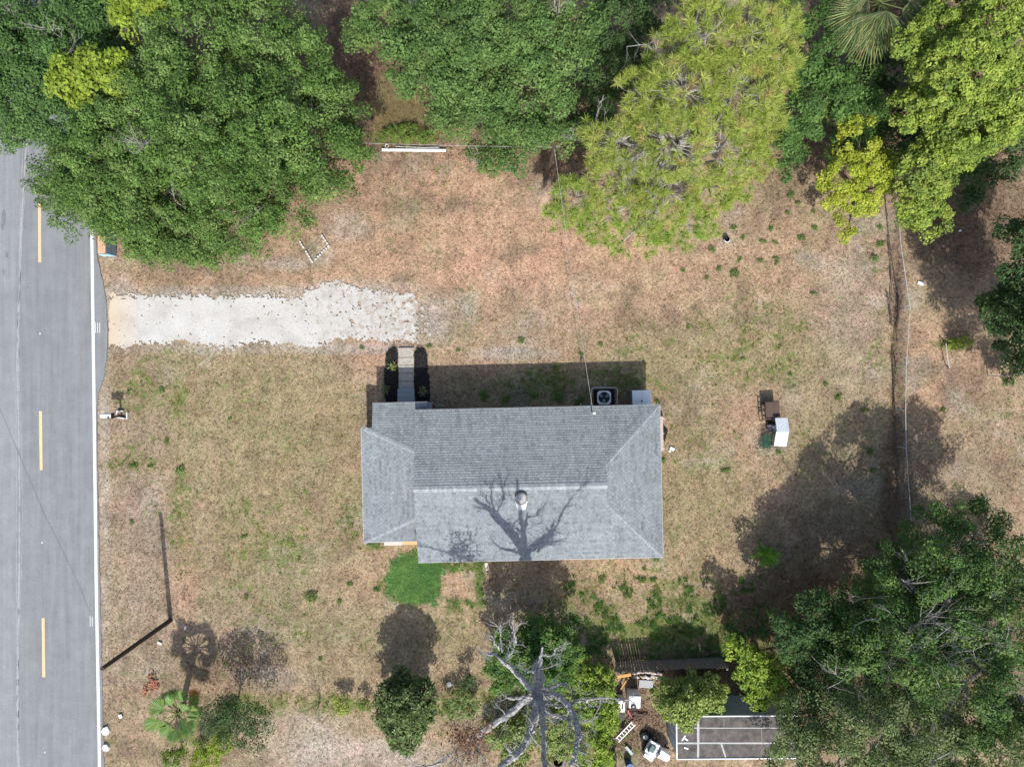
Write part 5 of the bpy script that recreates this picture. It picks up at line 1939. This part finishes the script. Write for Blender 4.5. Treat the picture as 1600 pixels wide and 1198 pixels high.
# bare twigs over the sparse southeast oak
se = [o for o in C.objects if o.get('label', '').startswith('large sparse dark oak')][0]
se2 = [o for o in C.objects if o.get('label', '').startswith('grey green sparse')][0]
for tr, spots in ((se, ((1400, 950, 4.8, 1530, 1050, 8), (1440, 1000, 5, 1390, 960, 7.4), (1430, 1020, 5.5, 1480, 1045, 8.2), (1420, 985, 5, 1450, 900, 7.5), (1540, 1040, 6, 1520, 990, 8.4), (1560, 900, 5, 1585, 870, 7.2), (1480, 870, 4.5, 1510, 845, 6.4), (1370, 930, 4.2, 1350, 950, 6.2), (1560, 1080, 6.5, 1590, 1060, 8.6), (1480, 1090, 6, 1470, 1070, 8.6), (1400, 1010, 5, 1385, 1040, 7.8), (1440, 980, 5, 1475, 940, 7.8), (1500, 940, 5.5, 1560, 950, 7.6))),
                  (se2, ((1300, 1060, 4.5, 1340, 1045, 7.4), (1330, 1110, 5, 1360, 1160, 7.6), (1310, 1080, 5, 1290, 1060, 7.2), (1340, 1120, 5, 1320, 1175, 7.2), (1420, 1050, 5, 1432, 1110, 8), (1450, 1150, 6, 1440, 1190, 8.5)))):
    for x0, ya, h0, x1, yb, h1 in spots:
        mb = MB()
        a, b = P(x0, ya, h0 + .8), P(x1, yb, h1 + .5)
        d = (b - a)
        for k in range(2):
            branch(mb, a + Vector((random.gauss(0, .3), random.gauss(0, .3), 0)), (d.normalized() + Vector((random.gauss(0, .2), random.gauss(0, .2), 0))).normalized(), d.length * .6, .036, 3, 5, .4, .15)
        mb.part('branch', M_PBARK, tr)

# ---- pine: bursts of needles on grey twigs
def pine():
    lobes = [(1040, 88, 40, 8.6), (1100, 55, 64, 9.6), (1160, 60, 66, 9.6), (1205, 90, 46, 8.6), (1000, 150, 42, 8.6), (1068, 145, 72, 9.2), (1145, 150, 74, 8.8), (1192, 190, 38, 7.6),
             (928, 198, 30, 7.4), (962, 222, 50, 7.6), (1045, 225, 72, 7.8), (1130, 238, 62, 7.2), (960, 285, 52, 5.6), (1040, 298, 62, 5.6), (1110, 298, 46, 5.2), (1180, 255, 28, 5),
             (900, 312, 40, 4.2), (875, 335, 26, 3.6), (935, 352, 38, 3.8), (1000, 370, 36, 3.4), (1065, 355, 42, 3.6), (965, 385, 16, 3), (1075, 20, 40, 8.6), (1222, 40, 34, 8), (1105, 350, 26, 3.4), (1150, 300, 24, 4),
             (990, 330, 46, 4.4), (1225, 120, 22, 7.6)]
    lw = lobe_world(lobes)
    base = P(1035, 300)
    t = thing('pine_tree', 'yellow green pine with starry needle bursts and grey twigs north of the house', 'tree', (base.x, base.y, 0))
    mb = MB()
    skeleton(mb, base, lw, .32, .55)
    mb.part('trunk', M_PBARK, t)
    tw = MB()
    V, F, K, k0 = [], [], [], 0
    pal = np.array([(.31, .37, .08), (.28, .35, .065), (.36, .40, .105), (.235, .305, .06), (.40, .34, .12)])
    for (c, R), lb in zip(lw, lobes):
        p, d = shell_points(c, R * 1.0, .40, .62, -.05)
        keep = fbm(p[:, 0], p[:, 1], .8, 23, 2) + RNG.random(len(p)) * .3 < .76
        p, d = p[keep], d[keep]
        for i in range(len(p)):
            if i % 3 == 0:
                a = Vector(c) + Vector((d[i] * R * .25).tolist())
                b = Vector(p[i])
                m_ = a.lerp(b, .55) + Vector((random.uniform(-.15, .15), random.uniform(-.15, .15), random.uniform(-.2, .05)))
                tw.tube([a, m_, b], [.022, .016, .010], 4, cap=False)
        n = 50
        m = len(p)
        cc = np.repeat(p, n, 0)
        oo = np.repeat(d, n, 0)
        dr = unit(RNG.normal(size=(m * n, 3)) * np.array((1, 1, .6)) + oo * .35 + np.array((0, 0, .25)))
        L = RNG.uniform(.22, .40, (m * n, 1))
        side = unit(np.cross(dr, RNG.normal(size=(m * n, 3)))) * .0105
        v = np.stack([cc - side, cc + side, cc + dr * L + side * .5, cc + dr * L - side * .5], 1).reshape(-1, 3)
        f = np.arange(m * n * 4).reshape(-1, 4) + k0
        lowt = np.clip((5.2 - lb[3]) / 1.5, 0, 1)
        pl = pal * (1 - lowt * np.array((.16, .0, .15)))
        pick = np.where(RNG.random(m) < .07, 4, RNG.integers(0, 4, m))
        col = pl[np.repeat(pick, n)] * (1 + RNG.uniform(-.2, .2, (m * n, 1)))
        V.append(v), F.append(f), K.append(col)
        k0 += len(v)
    raw_part('crown', np.concatenate(V), np.concatenate(F), M_NEEDLE, t, np.concatenate(K))
    tag(tw.part('twigs', M_PBARK, t), kind='stuff')
    for x0, ya, h0, x1, yb, h1 in ((1045, 100, 8, 1068, 45, 9.8), (1035, 95, 8, 1020, 50, 9.4), (960, 230, 7.2, 965, 262, 7.4), (930, 190, 7.2, 940, 165, 7.8), (915, 218, 7, 950, 205, 7.4), (965, 210, 7, 962, 260, 7.2),
                               (1015, 140, 8.6, 1040, 155, 9.3), (1010, 190, 7.8, 1014, 240, 7.6), (1030, 210, 7.5, 1036, 240, 7.2), (1120, 105, 9, 1150, 90, 9.8), (1008, 250, 6.4, 1010, 300, 6), (1035, 260, 6, 1042, 295, 5.8)):
        mb = MB()
        a, b = P(x0, ya, h0), P(x1, yb, h1)
        branch(mb, a, (b - a).normalized(), (b - a).length, .055, 3, 5, .5, .1)
        mb.part('branch', M_PBARK, t)


pine()

# ---- palms: each frond a part, alike fronds share one mesh
def fan_frond(name, R, stem, seg, pal, droop, split, parent):
    """fan leaf in local coordinates: stalk along +x, folded fan of blades beyond it"""
    V, F, K = [], [], []

    def quad(a, b, c, d, col):
        i = len(V)
        V.extend([a, b, c, d])
        F.append((i, i + 1, i + 2, i + 3))
        K.append(col)
    w = .022
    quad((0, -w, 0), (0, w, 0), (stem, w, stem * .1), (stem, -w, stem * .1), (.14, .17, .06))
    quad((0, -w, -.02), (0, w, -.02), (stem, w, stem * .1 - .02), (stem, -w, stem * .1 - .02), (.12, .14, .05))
    spread_ = 2.1 if stem < 1 else 2.4
    for k in range(seg):
        a0 = -spread_ / 2 + spread_ * k / seg
        a1 = a0 + spread_ / seg
        am = (a0 + a1) / 2
        ln = R * (1 - .28 * abs(am / (spread_ / 2)) ** 2) * random.uniform(.9, 1.05)
        z0 = stem * .1
        col = [c * random.uniform(.8, 1.2) for c in random.choice(pal)]

        def pt(a, r, lift):
            return (stem + r * math.cos(a), r * math.sin(a), z0 + lift - droop * (r / R) ** 2 * R)
        wv = .5 * (a1 - a0)
        for s0, s1, q0, q1 in ((.02, split, 1, 1), (split, .5 + split / 2, .72, .6), (.5 + split / 2, 1.0, .6, .08)):
            r0_, r1_ = ln * s0, ln * s1
            for sg in (-1, 1):
                e0, e1 = am + sg * wv * q0, am + sg * wv * q1
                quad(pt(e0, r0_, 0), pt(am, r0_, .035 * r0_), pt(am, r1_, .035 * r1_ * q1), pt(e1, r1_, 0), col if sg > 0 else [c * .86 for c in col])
    o = raw_part(name, np.array(V, dtype=np.float32), F, M_LEAF, None, K)
    o.parent = parent
    return o


def palm(label, base, top, n, R, stem, seg, pal, droop, split, r0, dead=0, name='fan_palm'):
    t = thing(name, label, 'palm', (base.x, base.y, 0))
    mb = MB()
    mb.tube([base - Vector((0, 0, .2)), base.lerp(top, .5), top], [r0 * 1.2, r0, r0 * .9], 10)
    mb.part('trunk', M_BARK, t)
    protos = [fan_frond('frond', R, stem, seg, pal, droop * k, split, t) for k in (.6, 1.0, 1.5)]
    rel = top - Vector((base.x, base.y, 0))
    for i in range(n):
        src = protos[min(2, i * 3 // n)]
        o = src if src.get('used') is None else src.copy()
        if o is not src:
            C.objects.link(o)
        src['used'] = 1
        f = i / n
        o.location = rel + Vector((0, 0, .12 * (1 - f)))
        o.rotation_euler = (random.uniform(-.5, .5), math.radians((-38 if name == 'fan_palm' else -30) + 64 * f + random.uniform(-8, 8)), i * 2.399 + random.uniform(-.2, .2))
        k = random.uniform(.85, 1.12)
        o.scale = (k, k, k)
    for o in t.children:
        if 'used' in o:
            del o['used']
    if dead:
        dp = [(.32, .14, .045), (.38, .18, .06)]
        d0 = fan_frond('dead_frond', R * .8, stem, seg, dp, droop * 2, split, t)
        for k in range(dead):
            o = d0 if k == 0 else d0.copy()
            if k:
                C.objects.link(o)
            o.location = rel + Vector((0, 0, -.15))
            o.rotation_euler = (.3 * k, math.radians(42), .9 + k * 1.9)
    return t


palm('low bright green fan palm on the verge in the southwest', P(283, 1104), P(278, 1114, 2.7), 24, .80, .78, 20,
     [(.15, .25, .06), (.20, .30, .09), (.25, .33, .13)], .10, .78, .16, dead=2)
palm('tall cabbage palm with split grey green fronds at the top edge', P(1360, 130), P(1374, 6, 7.2), 40, 1.5, 1.05, 22,
     [(.13, .18, .075), (.21, .25, .11), (.09, .135, .055), (.30, .31, .13)], .42, .20, .17, dead=2, name='cabbage_palm')

# ---- bright fern-like shrub behind the house
fs = thing('fern_shrub', 'bright green spiky shrub alone on the shaded lawn southeast of the house', 'shrub', P(1197, 866))
V, F, K = [], [], []
for k in range(12):
    s0, s1 = k / 12, (k + 1) / 12
    for sg in (-1, 1):
        wd0 = .085 * math.sin(PI * (s0 * .9 + .08))
        z = lambda s: .42 * s - .46 * s * s
        i = len(V)
        V.extend([(.62 * s0, 0, z(s0)), (.62 * (s0 + .02) + .03, sg * wd0, z(s0) - .01), (.62 * (s0 + .05) + .05, sg * wd0 * .9, z(s0) - .012), (.62 * (s0 + .055), 0, z(s0 + .055))])
        F.append((i, i + 1, i + 2, i + 3))
        K.append([c * random.uniform(.8, 1.2) for c in ((.14, .30, .035), (.20, .35, .055))[k % 2]])
i = len(V)
V += [(0, -.01, 0), (0, .01, 0), (.35, .008, .09), (.35, -.008, .09), (.6, 0, -.03)]
F += [(i, i + 1, i + 2, i + 3), (i + 3, i + 2, i + 4)]
K += [(.1, .16, .04)] * 2
p0 = raw_part('frond', np.array(V, dtype=np.float32), F, M_LEAF, None, K)
for k in range(46):
    o = p0 if k == 0 else p0.copy()
    if k:
        C.objects.link(o)
    o.parent = fs
    o.location = (random.gauss(0, .12), random.gauss(0, .12), random.uniform(0, .15))
    o.rotation_euler = (random.uniform(-.3, .3), random.uniform(-1.0, -.05), k * 2.399)
    s = random.uniform(.95, 1.4)
    o.scale = (s, s, s)

# ---- plants in the mulch beds
for x, y, nm, lab, pal in ((613, 574, 'spiky_plant', 'spiky yellow green plant in the west mulch bed', [(.24, .26, .10), (.16, .19, .06)]),
                           (662, 611, 'spiky_plant', 'pale grassy plant in the east mulch bed by the steps', [(.30, .28, .16), (.18, .19, .09)]),
                           (603, 608, 'spiky_plant', 'thin grassy plant at the outer side of the west mulch bed', [(.14, .16, .06), (.2, .19, .09)])):
    t = thing(nm, lab, 'plant', P(x, y))
    mb = MB()
    for k in range(38):
        a = random.uniform(0, 2 * PI)
        d = Vector((math.cos(a), math.sin(a), 0))
        s = Vector((-math.sin(a), math.cos(a), 0)) * .02
        c = P(x, y) + Vector((random.gauss(0, .12), random.gauss(0, .08), .06))
        L = random.uniform(.18, .36)
        q1, q2 = c + d * L * .5 + Vector((0, 0, L * .7)), c + d * L + Vector((0, 0, L * .5))
        col = [v * random.uniform(.8, 1.25) for v in random.choice(pal)]
        mb.poly([c - s, c + s, q1 + s, q1 - s], col)
        mb.poly([q1 - s, q1 + s, q2], col)
    mb.part('blades', M_LEAF, t)

# ------------------------------------------------------------------ dead tree
dt = thing('dead_tree', 'large bare grey dead tree with broken limbs at the south edge', 'tree', P(835, 985))
hub = P(843, 1088, 8.5)
bs = P(835, 985)


def gnarl(mb, pts, rads, n=9):
    """tube through photo points (px, py, h), subdivided and knobbly"""
    q, r = [], []
    pp = [p if isinstance(p, Vector) else P(*p) for p in pts]
    for i in range(len(pp) - 1):
        k = 7
        for j in range(k):
            t = j / k
            q.append(pp[i].lerp(pp[i + 1], t) + Vector((random.gauss(0, .025), random.gauss(0, .025), random.gauss(0, .025))))
            r.append((rads[i] * (1 - t) + rads[i + 1] * t) * random.uniform(.82, 1.16))
    q.append(pp[-1])
    r.append(rads[-1])
    i0 = len(mb.v)
    mb.tube(q, r, n)
    for i in range(i0, len(mb.v)):          # rough, torn bark
        jr = .11 * r[min(len(r) - 1, (i - i0) // n)]
        mb.v[i] = tuple(x + random.gauss(0, jr) for x in mb.v[i])
    return q


mb = MB()
gnarl(mb, [bs - Vector((0, 0, .3)), bs + Vector((0, 0, .4)), bs.lerp(hub, .5), hub - Vector((0, 0, .5)), hub + Vector((0, 0, .25))], [.46, .34, .25, .30, .24], 12)
mb.part('trunk', M_DRYWOOD, dt)
LIMBS = [
    ([hub, (822, 1068, 8.9), (800, 1045, 9.1), (783, 1030, 9.3)], [.24, .20, .17, .13], (((783, 1030, 9.3), (765, 1015, 9.5)), ((775, 1018, 9.4), (757, 1022, 9.5)), ((780, 1015, 9.4), (770, 995, 9.6)), ((785, 1018, 9.4), (782, 977, 9.7)),
        ((790, 1028, 9.4), (805, 1005, 9.6)), ((805, 1005, 9.6), (800, 970, 9.8)), ((800, 1040, 9.2), (806, 1041, 9.2)))),
    ([hub, (838, 1065, 8.7), (842, 1040, 8.8), (848, 1010, 9.0)], [.20, .17, .15, .07], (((847, 1022, 9), (866, 1022, 9.1)), ((866, 1022, 9.1), (876, 1008, 9.2)), ((837, 1050, 8.8), (820, 1048, 9)), ((838, 1058, 8.7), (837, 1040, 8.9)))),
    ([hub, (862, 1075, 8.7), (872, 1069, 8.9), (886, 1068, 9)], [.16, .12, .10, .07], ()),
    ([hub, (825, 1088, 8.6), (806, 1091, 8.8), (799, 1090, 8.8)], [.17, .13, .11, .09], (((800, 1090, 8.8), (790, 1088, 9)),)),
    ([(840, 1075, 7.6), (812, 1102, 7.7), (780, 1126, 7.8), (750, 1145, 8.0), (724, 1162, 8.3)], [.26, .23, .22, .20, .15], (((724, 1162, 8.3), (712, 1175, 10.2)), ((735, 1155, 8.2), (725, 1185, 10.4)), ((712, 1175, 10.2), (690, 1190, 10.7)), ((690, 1190, 10.7), (640, 1200, 11.2)),
        ((760, 1138, 8), (745, 1165, 10)), ((740, 1150, 8.2), (750, 1180, 10.4)))),
    ([hub, (838, 1110, 9.4), (830, 1140, 10.6), (822, 1162, 11.4), (800, 1184, 12.4), (760, 1212, 13.6)], [.30, .28, .25, .23, .20, .15], (((828, 1145, 10.8), (840, 1125, 11)), ((800, 1184, 12.4), (790, 1160, 12.8)))),
    ([hub, (847, 1112, 9.5), (849, 1140, 11), (849, 1165, 12.4), (850, 1190, 13.4), (858, 1230, 14.6)], [.26, .22, .19, .17, .15, .08], (((848, 1180, 13), (860, 1196, 13.6)),)),
    ([hub, (868, 1085, 8.9), (886, 1098, 9.6), (900, 1125, 10.2), (903, 1150, 10.8), (898, 1180, 11.1), (890, 1215, 11.3)], [.26, .23, .21, .20, .19, .17, .12], (((903, 1150, 10.8), (915, 1160, 11.4)), ((900, 1165, 11), (918, 1180, 11.6)), ((896, 1190, 11.2), (910, 1200, 11.8)))),
    ([(868, 1104, 8.9), (888, 1100, 9.4), (905, 1096, 9.9), (930, 1090, 10.9), (962, 1091, 11.8)], [.11, .10, .085, .07, .035], (((888, 1100, 9.4), (876, 1122, 9.8)), ((962, 1091, 11.8), (985, 1093, 12.2)))),
    ([hub, (858, 1114, 9.2), (880, 1122, 9.6), (895, 1130, 9.9), (914, 1146, 10.3)], [.15, .11, .08, .06, .02], (((880, 1122, 9.6), (918, 1128, 10)), ((888, 1126, 9.8), (905, 1145, 10.2)), ((870, 1118, 9.4), (900, 1120, 9.8)))),
]
for pts, rads, tw in LIMBS:
    mb = MB()
    gnarl(mb, pts, [r * .66 for r in rads])
    lo_ = mb.part('limb', M_DRYWOOD, dt)
    pv = [p if isinstance(p, Vector) else P(*p) for p in pts]
    for k in range(3):
        i = random.randrange(1, len(pv))
        m2 = MB()
        a = pv[i - 1].lerp(pv[i], random.random())
        branch(m2, a, Vector((random.gauss(0, 1), random.gauss(0, 1), random.uniform(0, .9))).normalized(), random.uniform(.5, 1.0), .03, 3, 4, .55, .1)
        m2.part('twig', M_DRYWOOD, lo_)
    for a, b in tw:
        m2 = MB()
        A_, B2 = P(*a), P(*b)
        d = B2 - A_
        gnarl(m2, [A_, A_.lerp(B2, .5) + Vector((random.gauss(0, .06), random.gauss(0, .06), .05)), B2], [.055, .04, .022], 5)
        for k in range(4):
            branch(m2, A_.lerp(B2, random.uniform(.35, 1)), (d.normalized() + Vector((random.gauss(0, .5), random.gauss(0, .5), random.gauss(.1, .3)))).normalized(), max(.35, d.length * .45), .022, 2, 4, .5, .1)
        m2.part('twig', M_DRYWOOD, lo_)
# a spray of dead brown leaves still hanging on the western limb
cl_ = np.array([P(732 + random.gauss(0, 17), 1158 + random.gauss(0, 15), 10.0 + random.uniform(-.9, .7)) for _ in range(60)])
v, f, col = leaf_cloud(cl_, np.tile((0, 0, 1.0), (len(cl_), 1)), 10, .2, .09, .045, [(.20, .115, .07), (.26, .165, .11), (.14, .08, .05)])
raw_part('dead_leaves', v, f, M_LEAF, dt, col)

# ------------------------------------------------------------------ ground cover: grass tufts, weeds, leaf litter
def free_mask(x, y):
    px, py = x * PXM + 800, 599 - y * PXM
    m = px > np.interp(py, [p[0] for p in edge_pts], [p[1] for p in edge_pts]) + 1
    u, w = (x - HC.x) + (y - HC.y) * HA, (y - HC.y) - (x - HC.x) * HA
    m &= ~((np.abs(u) < 6.4) & (np.abs(w) < 3.8)) & ~((u > -9.4) & (u < -6) & (w > -2.7) & (w < 4.6))
    m &= ~((px > 598) & (px < 674) & (py > 541) & (py < 632))
    drv = (px > 168) & (px < 645) & (py > 469) & (py < 533)
    m &= ~(drv & (RNG.random(x.shape) < .93))
    return m


def blades(name, label, x, y, per, L, W, colf, lean, z0=-.02):
    """per thin blades round every tuft centre; one mesh"""
    n = len(x)
    c = np.stack([x, y, np.full(n, z0)], -1)
    c = np.repeat(c, per, 0) + RNG.normal(size=(n * per, 3)) * np.array((.035, .035, 0))
    a = RNG.uniform(0, 2 * PI, n * per)
    tl = RNG.uniform(*lean, n * per)
    d = np.stack([np.cos(a) * np.sin(tl), np.sin(a) * np.sin(tl), np.cos(tl)], -1)
    s = np.stack([-np.sin(a), np.cos(a), np.zeros_like(a)], -1)
    l = RNG.uniform(*L, (n * per, 1))
    w = RNG.uniform(*W, (n * per, 1))
    v = np.stack([c - s * w, c + s * w, c + d * l], 1).reshape(-1, 3)
    f = np.arange(n * per * 3).reshape(-1, 3)
    col = np.repeat(colf(x, y), per, 0) * (1 + RNG.uniform(-.28, .28, (n * per, 1)))
    o = raw_part(name, v, f, M_LEAF, None, np.clip(col, .01, 1))
    return tag(o, label, 'grass' if 'grass' in name else 'weeds', kind='stuff')


def scatter(n):
    return RNG.uniform(-25, 31.5, n), RNG.uniform(-23.5, 23.5, n)


x, y = scatter(60000)
m = free_mask(x, y)
x, y = x[m], y[m]


def straw(x, y):
    c, g = ground_colour(x, y)
    return c * np.array((1.15, 1.13, 1.08)) * RNG.choice([.34, .55, .85, 1, 1.08, 1.2], (len(x), 1), p=[.10, .15, .2, .2, .2, .15])


blades('dry_grass', 'short dry tan grass all over the yard', x, y, 5, (.05, .14), (.006, .014), straw, (.5, 1.35))
x, y = scatter(60000)
g = cover(x, y)[0]
m = free_mask(x, y) & (g + RNG.normal(size=len(g)) * .13 > .50) & (fbm(x, y, .7, 71, 3) > .42)
x, y = x[m], y[m]


def greens(x, y):
    t = RNG.random((len(x), 1))
    k = fbm(x, y, 3.0, 81, 2)[:, None]
    return np.array((.10, .155, .04)) * t + np.array((.235, .25, .06)) * (1 - t) + (k - .5) * np.array((.1, .05, .0))


blades('green_grass', 'patches of low green weeds and grass in the yard', x, y, 9, (.06, .17), (.010, .022), greens, (.3, 1.25))
# the lush tall grass by the southwest corner of the house
x = RNG.normal(P(643, 0).x, .95, 2600)
y = RNG.normal(P(0, 903).y, .85, 2600)
px, py = x * PXM + 800, 599 - y * PXM
jx, jy = px + RNG.normal(size=len(px)) * 4.5 + (fbm(x, y, .6, 91, 3) - .5) * 30, py + RNG.normal(size=len(px)) * 3.0 + (fbm(x, y, .6, 94, 3) - .5) * 22
LUSH = [(598, 908), (612, 884), (640, 864), (656, 866), (658, 880), (690, 893), (689, 930), (668, 946), (640, 944), (614, 926)]
inside = np.zeros(len(px), dtype=bool)
for (ax_, ay_), (bx_, by_) in zip(LUSH, LUSH[1:] + LUSH[:1]):
    hit = ((ay_ > jy) != (by_ > jy)) & (jx < (bx_ - ax_) * (jy - ay_) / (by_ - ay_ + 1e-9) + ax_)
    inside ^= hit
inside &= RNG.random(len(px)) < np.clip(.35 + (px + py - 1490) / 60, .3, 1)
inside |= ((px > 655) & (px < 745) & (py > 873) & (py < 894 + 6 * fbm(x, y, .5, 92, 2))) & (RNG.random(len(x)) < .6)
inside &= (px < 688) | (py < 896)
blades('tall_grass', 'lush dark green tall grass at the southwest corner of the house', x[inside], y[inside], 12, (.10, .30), (.010, .02),
       lambda x, y: (np.array((.125, .245, .07)) + (fbm(x, y, .5, 93, 3)[:, None] - .5) * np.array((.16, .16, .04))) * (.6 + RNG.random((len(x), 1)) * .8) * 1.15, (.75, 1.45))
x2 = RNG.uniform(P(656, 0).x, P(760, 0).x, 900)
y2 = RNG.uniform(P(0, 955).y, P(0, 874).y, 900)
px, py = x2 * PXM + 800, 599 - y2 * PXM
k = ((py < 892) & (px < 742)) | ((px > 744) & (px < 756) & (py < 948)) | ((py > 938) & (py < 952) & (px > 700) & (px < 740))
k &= fbm(x2, y2, .45, 97, 3) > .46
blades('edge_grass', 'bright green grass edging the square bare patch south of the house', x2[k], y2[k], 9, (.08, .24), (.010, .02),
       lambda x, y: np.array((.13, .215, .05)) * (.6 + RNG.random((len(x), 1)) * .8), (.7, 1.4))
# grassy strip in front of the board fence: darker, rank
x2 = RNG.uniform(P(880, 0).x, P(1200, 0).x, 2600)
y2 = RNG.uniform(P(0, 1030).y, P(0, 900).y, 2600)
k = (fbm(x2, y2, .62, 95, 2) + .10 * np.clip((599 - y2 * PXM - 950) / 60, -1, 1) > .60) & free_mask(x2, y2)
blades('rank_grass', 'tufts of dark green rank grass on the lawn south of the house', x2[k], y2[k], 14, (.10, .26), (.010, .022),
       lambda x, y: np.array((.10, .19, .045)) * (.7 + RNG.random((len(x), 1)) * .7), (.3, 1.2))
# leaf litter in the shade and under trees
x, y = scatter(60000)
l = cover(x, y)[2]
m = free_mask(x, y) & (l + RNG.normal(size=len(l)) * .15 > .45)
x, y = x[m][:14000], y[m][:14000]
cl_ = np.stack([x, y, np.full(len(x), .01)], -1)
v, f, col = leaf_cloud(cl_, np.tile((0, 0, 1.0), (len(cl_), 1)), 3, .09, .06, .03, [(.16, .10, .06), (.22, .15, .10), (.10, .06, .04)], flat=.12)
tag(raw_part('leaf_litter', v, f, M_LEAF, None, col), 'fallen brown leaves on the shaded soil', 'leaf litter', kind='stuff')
# dead grass heap below the top centre oak
x = RNG.normal(P(628, 0).x, .7, 900)
y = RNG.normal(P(0, 176).y, .75, 900)
blades('dead_grass', 'matted heap of dead straw coloured grass below the top centre oak', x, y, 14, (.25, .6), (.008, .018),
       lambda x, y: np.array((.27, .22, .11)) * (.7 + RNG.random((len(x), 1)) * .6), (.7, 1.45), .05)

# single weed clumps one can count
def weed_mesh(k):
    m = (14, 20, 26, 34, 18, 30, 24)[k]
    cl_ = np.clip(RNG.normal(size=(m, 3)), -1.0, 1.0) * np.array(((.07, .095, .12, .10, .06, .13, .08)[k], (.07, .06, .08, .13, .11, .07, .10)[k], .03)) + np.array((0, 0, .08))
    v, f, col = leaf_cloud(cl_, unit(cl_ + np.array((0, 0, .1))), 7, .05, .040, .014, [(.10, .185, .04), (.14, .215, .055), (.08, .145, .032), (.17, .20, .07)][k % 2:k % 2 + 3], flat=.6)
    o = raw_part('weed_clump', v, f, M_LEAF, None, col)
    return o


protos = [weed_mesh(k) for k in range(7)]
spots = [(1113, 391, 1.3), (1067, 422, .8), (1123, 420, .8), (1147, 428, 1.2), (1188, 407, .8), (1191, 377, .8), (1160, 372, .7), (1213, 411, .9), (1212, 404, .8), (1204, 357, .9), (1253, 371, .9), (1272, 355, .9),
         (1212, 379, .7), (1376, 381, 1.1), (1366, 404, 1.5), (1271, 457, .8), (1375, 355, .8), (1235, 305, 1.0), (1246, 318, .8), (1270, 330, .7), (1145, 355, .9), (1105, 433, .8), (1155, 405, .8), (1230, 331, .7),
         (815, 531, .9), (938, 539, .8), (868, 574, 1.2), (908, 552, .7), (282, 735, 1.5), (236, 729, .8), (207, 728, .9), (488, 931, 1.5), (530, 939, .8), (383, 838, .8), (206, 816, .7), (353, 1036, .8), (385, 932, 1.0),
         (1035, 719, 1.0), (1025, 871, 1.0), (1028, 628, 1.0), (1133, 735, 1.0), (1216, 705, .8), (1147, 675, .6), (1006, 888, .8), (1030, 960, 1.2), (980, 930, 1.1), (1000, 975, 1.2), (950, 965, 1.0), (1040, 1000, 1.3), (1085, 968, 1.4),
         (1120, 930, 1.0), (910, 930, 1.0), (940, 905, .9), (1005, 905, 1.1), (1072, 920, 1.0), (670, 540, .8), (717, 548, .7), (566, 544, .7), (1310, 620, 1.0), (1360, 705, 1.0), (1365, 735, 1.0), (1352, 640, .8), (1290, 600, .7),
         (1235, 585, .8), (580, 850, 1.0), (588, 920, 1.0), (548, 912, .7), (590, 848, 1.0), (252, 610, 1.0), (260, 690, .8), (360, 655, .7), (500, 1030, .8), (1475, 640, .8), (1418, 345, .7), (1160, 560, .7), (1075, 510, .6), (757, 618, 1.5), (790, 623, 1.4), (835, 617, 1.2), (872, 621, 1.5), (905, 626, 1.3), (640, 560, .3)]
WEEDS = []
for i, (wx_, wy_, s) in enumerate(spots):
    o = protos[i % 7] if i < 7 else protos[i % 7].copy()
    if i >= 7:
        C.objects.link(o)
    p = P(wx_ + random.uniform(-1, 1), wy_ + random.uniform(-1, 1))
    o.location = (p.x, p.y, -.02)
    o.rotation_euler = (0, 0, random.uniform(0, 6.28))
    k_ = random.uniform(.75, 1.45)
    o.scale = (s * 1.15 * k_, s * 1.15 / k_ ** .5, s)
    tag(o, None, 'weed', 'weed clumps on the dry lawn')
    WEEDS.append((o, wx_, wy_, s))
MARKS = (('black bucket', 1134, 375), ('small yellow green tree', 1325, 330), ('wire fence', 1400, 450), ('metal roofed frame', 1218, 675), ('spiky shrub', 1197, 866), ('mailbox', 180, 649),
         ('leaning pole foot', 265, 969), ('white board scrap', 1050, 702), ('front walk', 634, 565), ('utility closet', 1003, 622), ('porch ledge', 625, 848), ('tall green grass', 643, 905), ('house west wall', 572, 757),
         ('southeast roof corner', 1033, 866), ('board fence', 1050, 1042), ('air conditioner', 943, 621), ('bare sapling', 500, 1095), ('pine', 1050, 390), ('leaning rail', 1480, 556), ('sand driveway', 450, 500))
ORDW = ('nearest', 'second nearest', 'third nearest', 'fourth nearest', 'fifth nearest', 'sixth nearest', 'seventh nearest', 'eighth nearest', 'ninth nearest', 'tenth nearest', 'eleventh nearest', 'twelfth nearest', 'thirteenth nearest')
by = {}
for o, wx_, wy_, s in WEEDS:
    nm, mx_, my_ = min(MARKS, key=lambda m: math.hypot(m[1] - wx_, m[2] - wy_))
    an = math.degrees(math.atan2(my_ - wy_, wx_ - mx_)) % 360
    dr = ('east', 'northeast', 'north', 'northwest', 'west', 'southwest', 'south', 'southeast')[int((an + 22.5) // 45) % 8]
    by.setdefault((nm, dr), []).append((math.hypot(mx_ - wx_, my_ - wy_), o, s))
for (nm, dr), lst in by.items():
    lst.sort(key=lambda q: q[0])
    for k, (d_, o, s) in enumerate(lst):
        size = 'bushy' if s >= 1.2 else ('small' if s < .9 else 'green')
        o['label'] = size + ' weed clump ' + dr + ' of the ' + nm + (', ' + ORDW[k] + ' to it' if len(lst) > 1 else '')
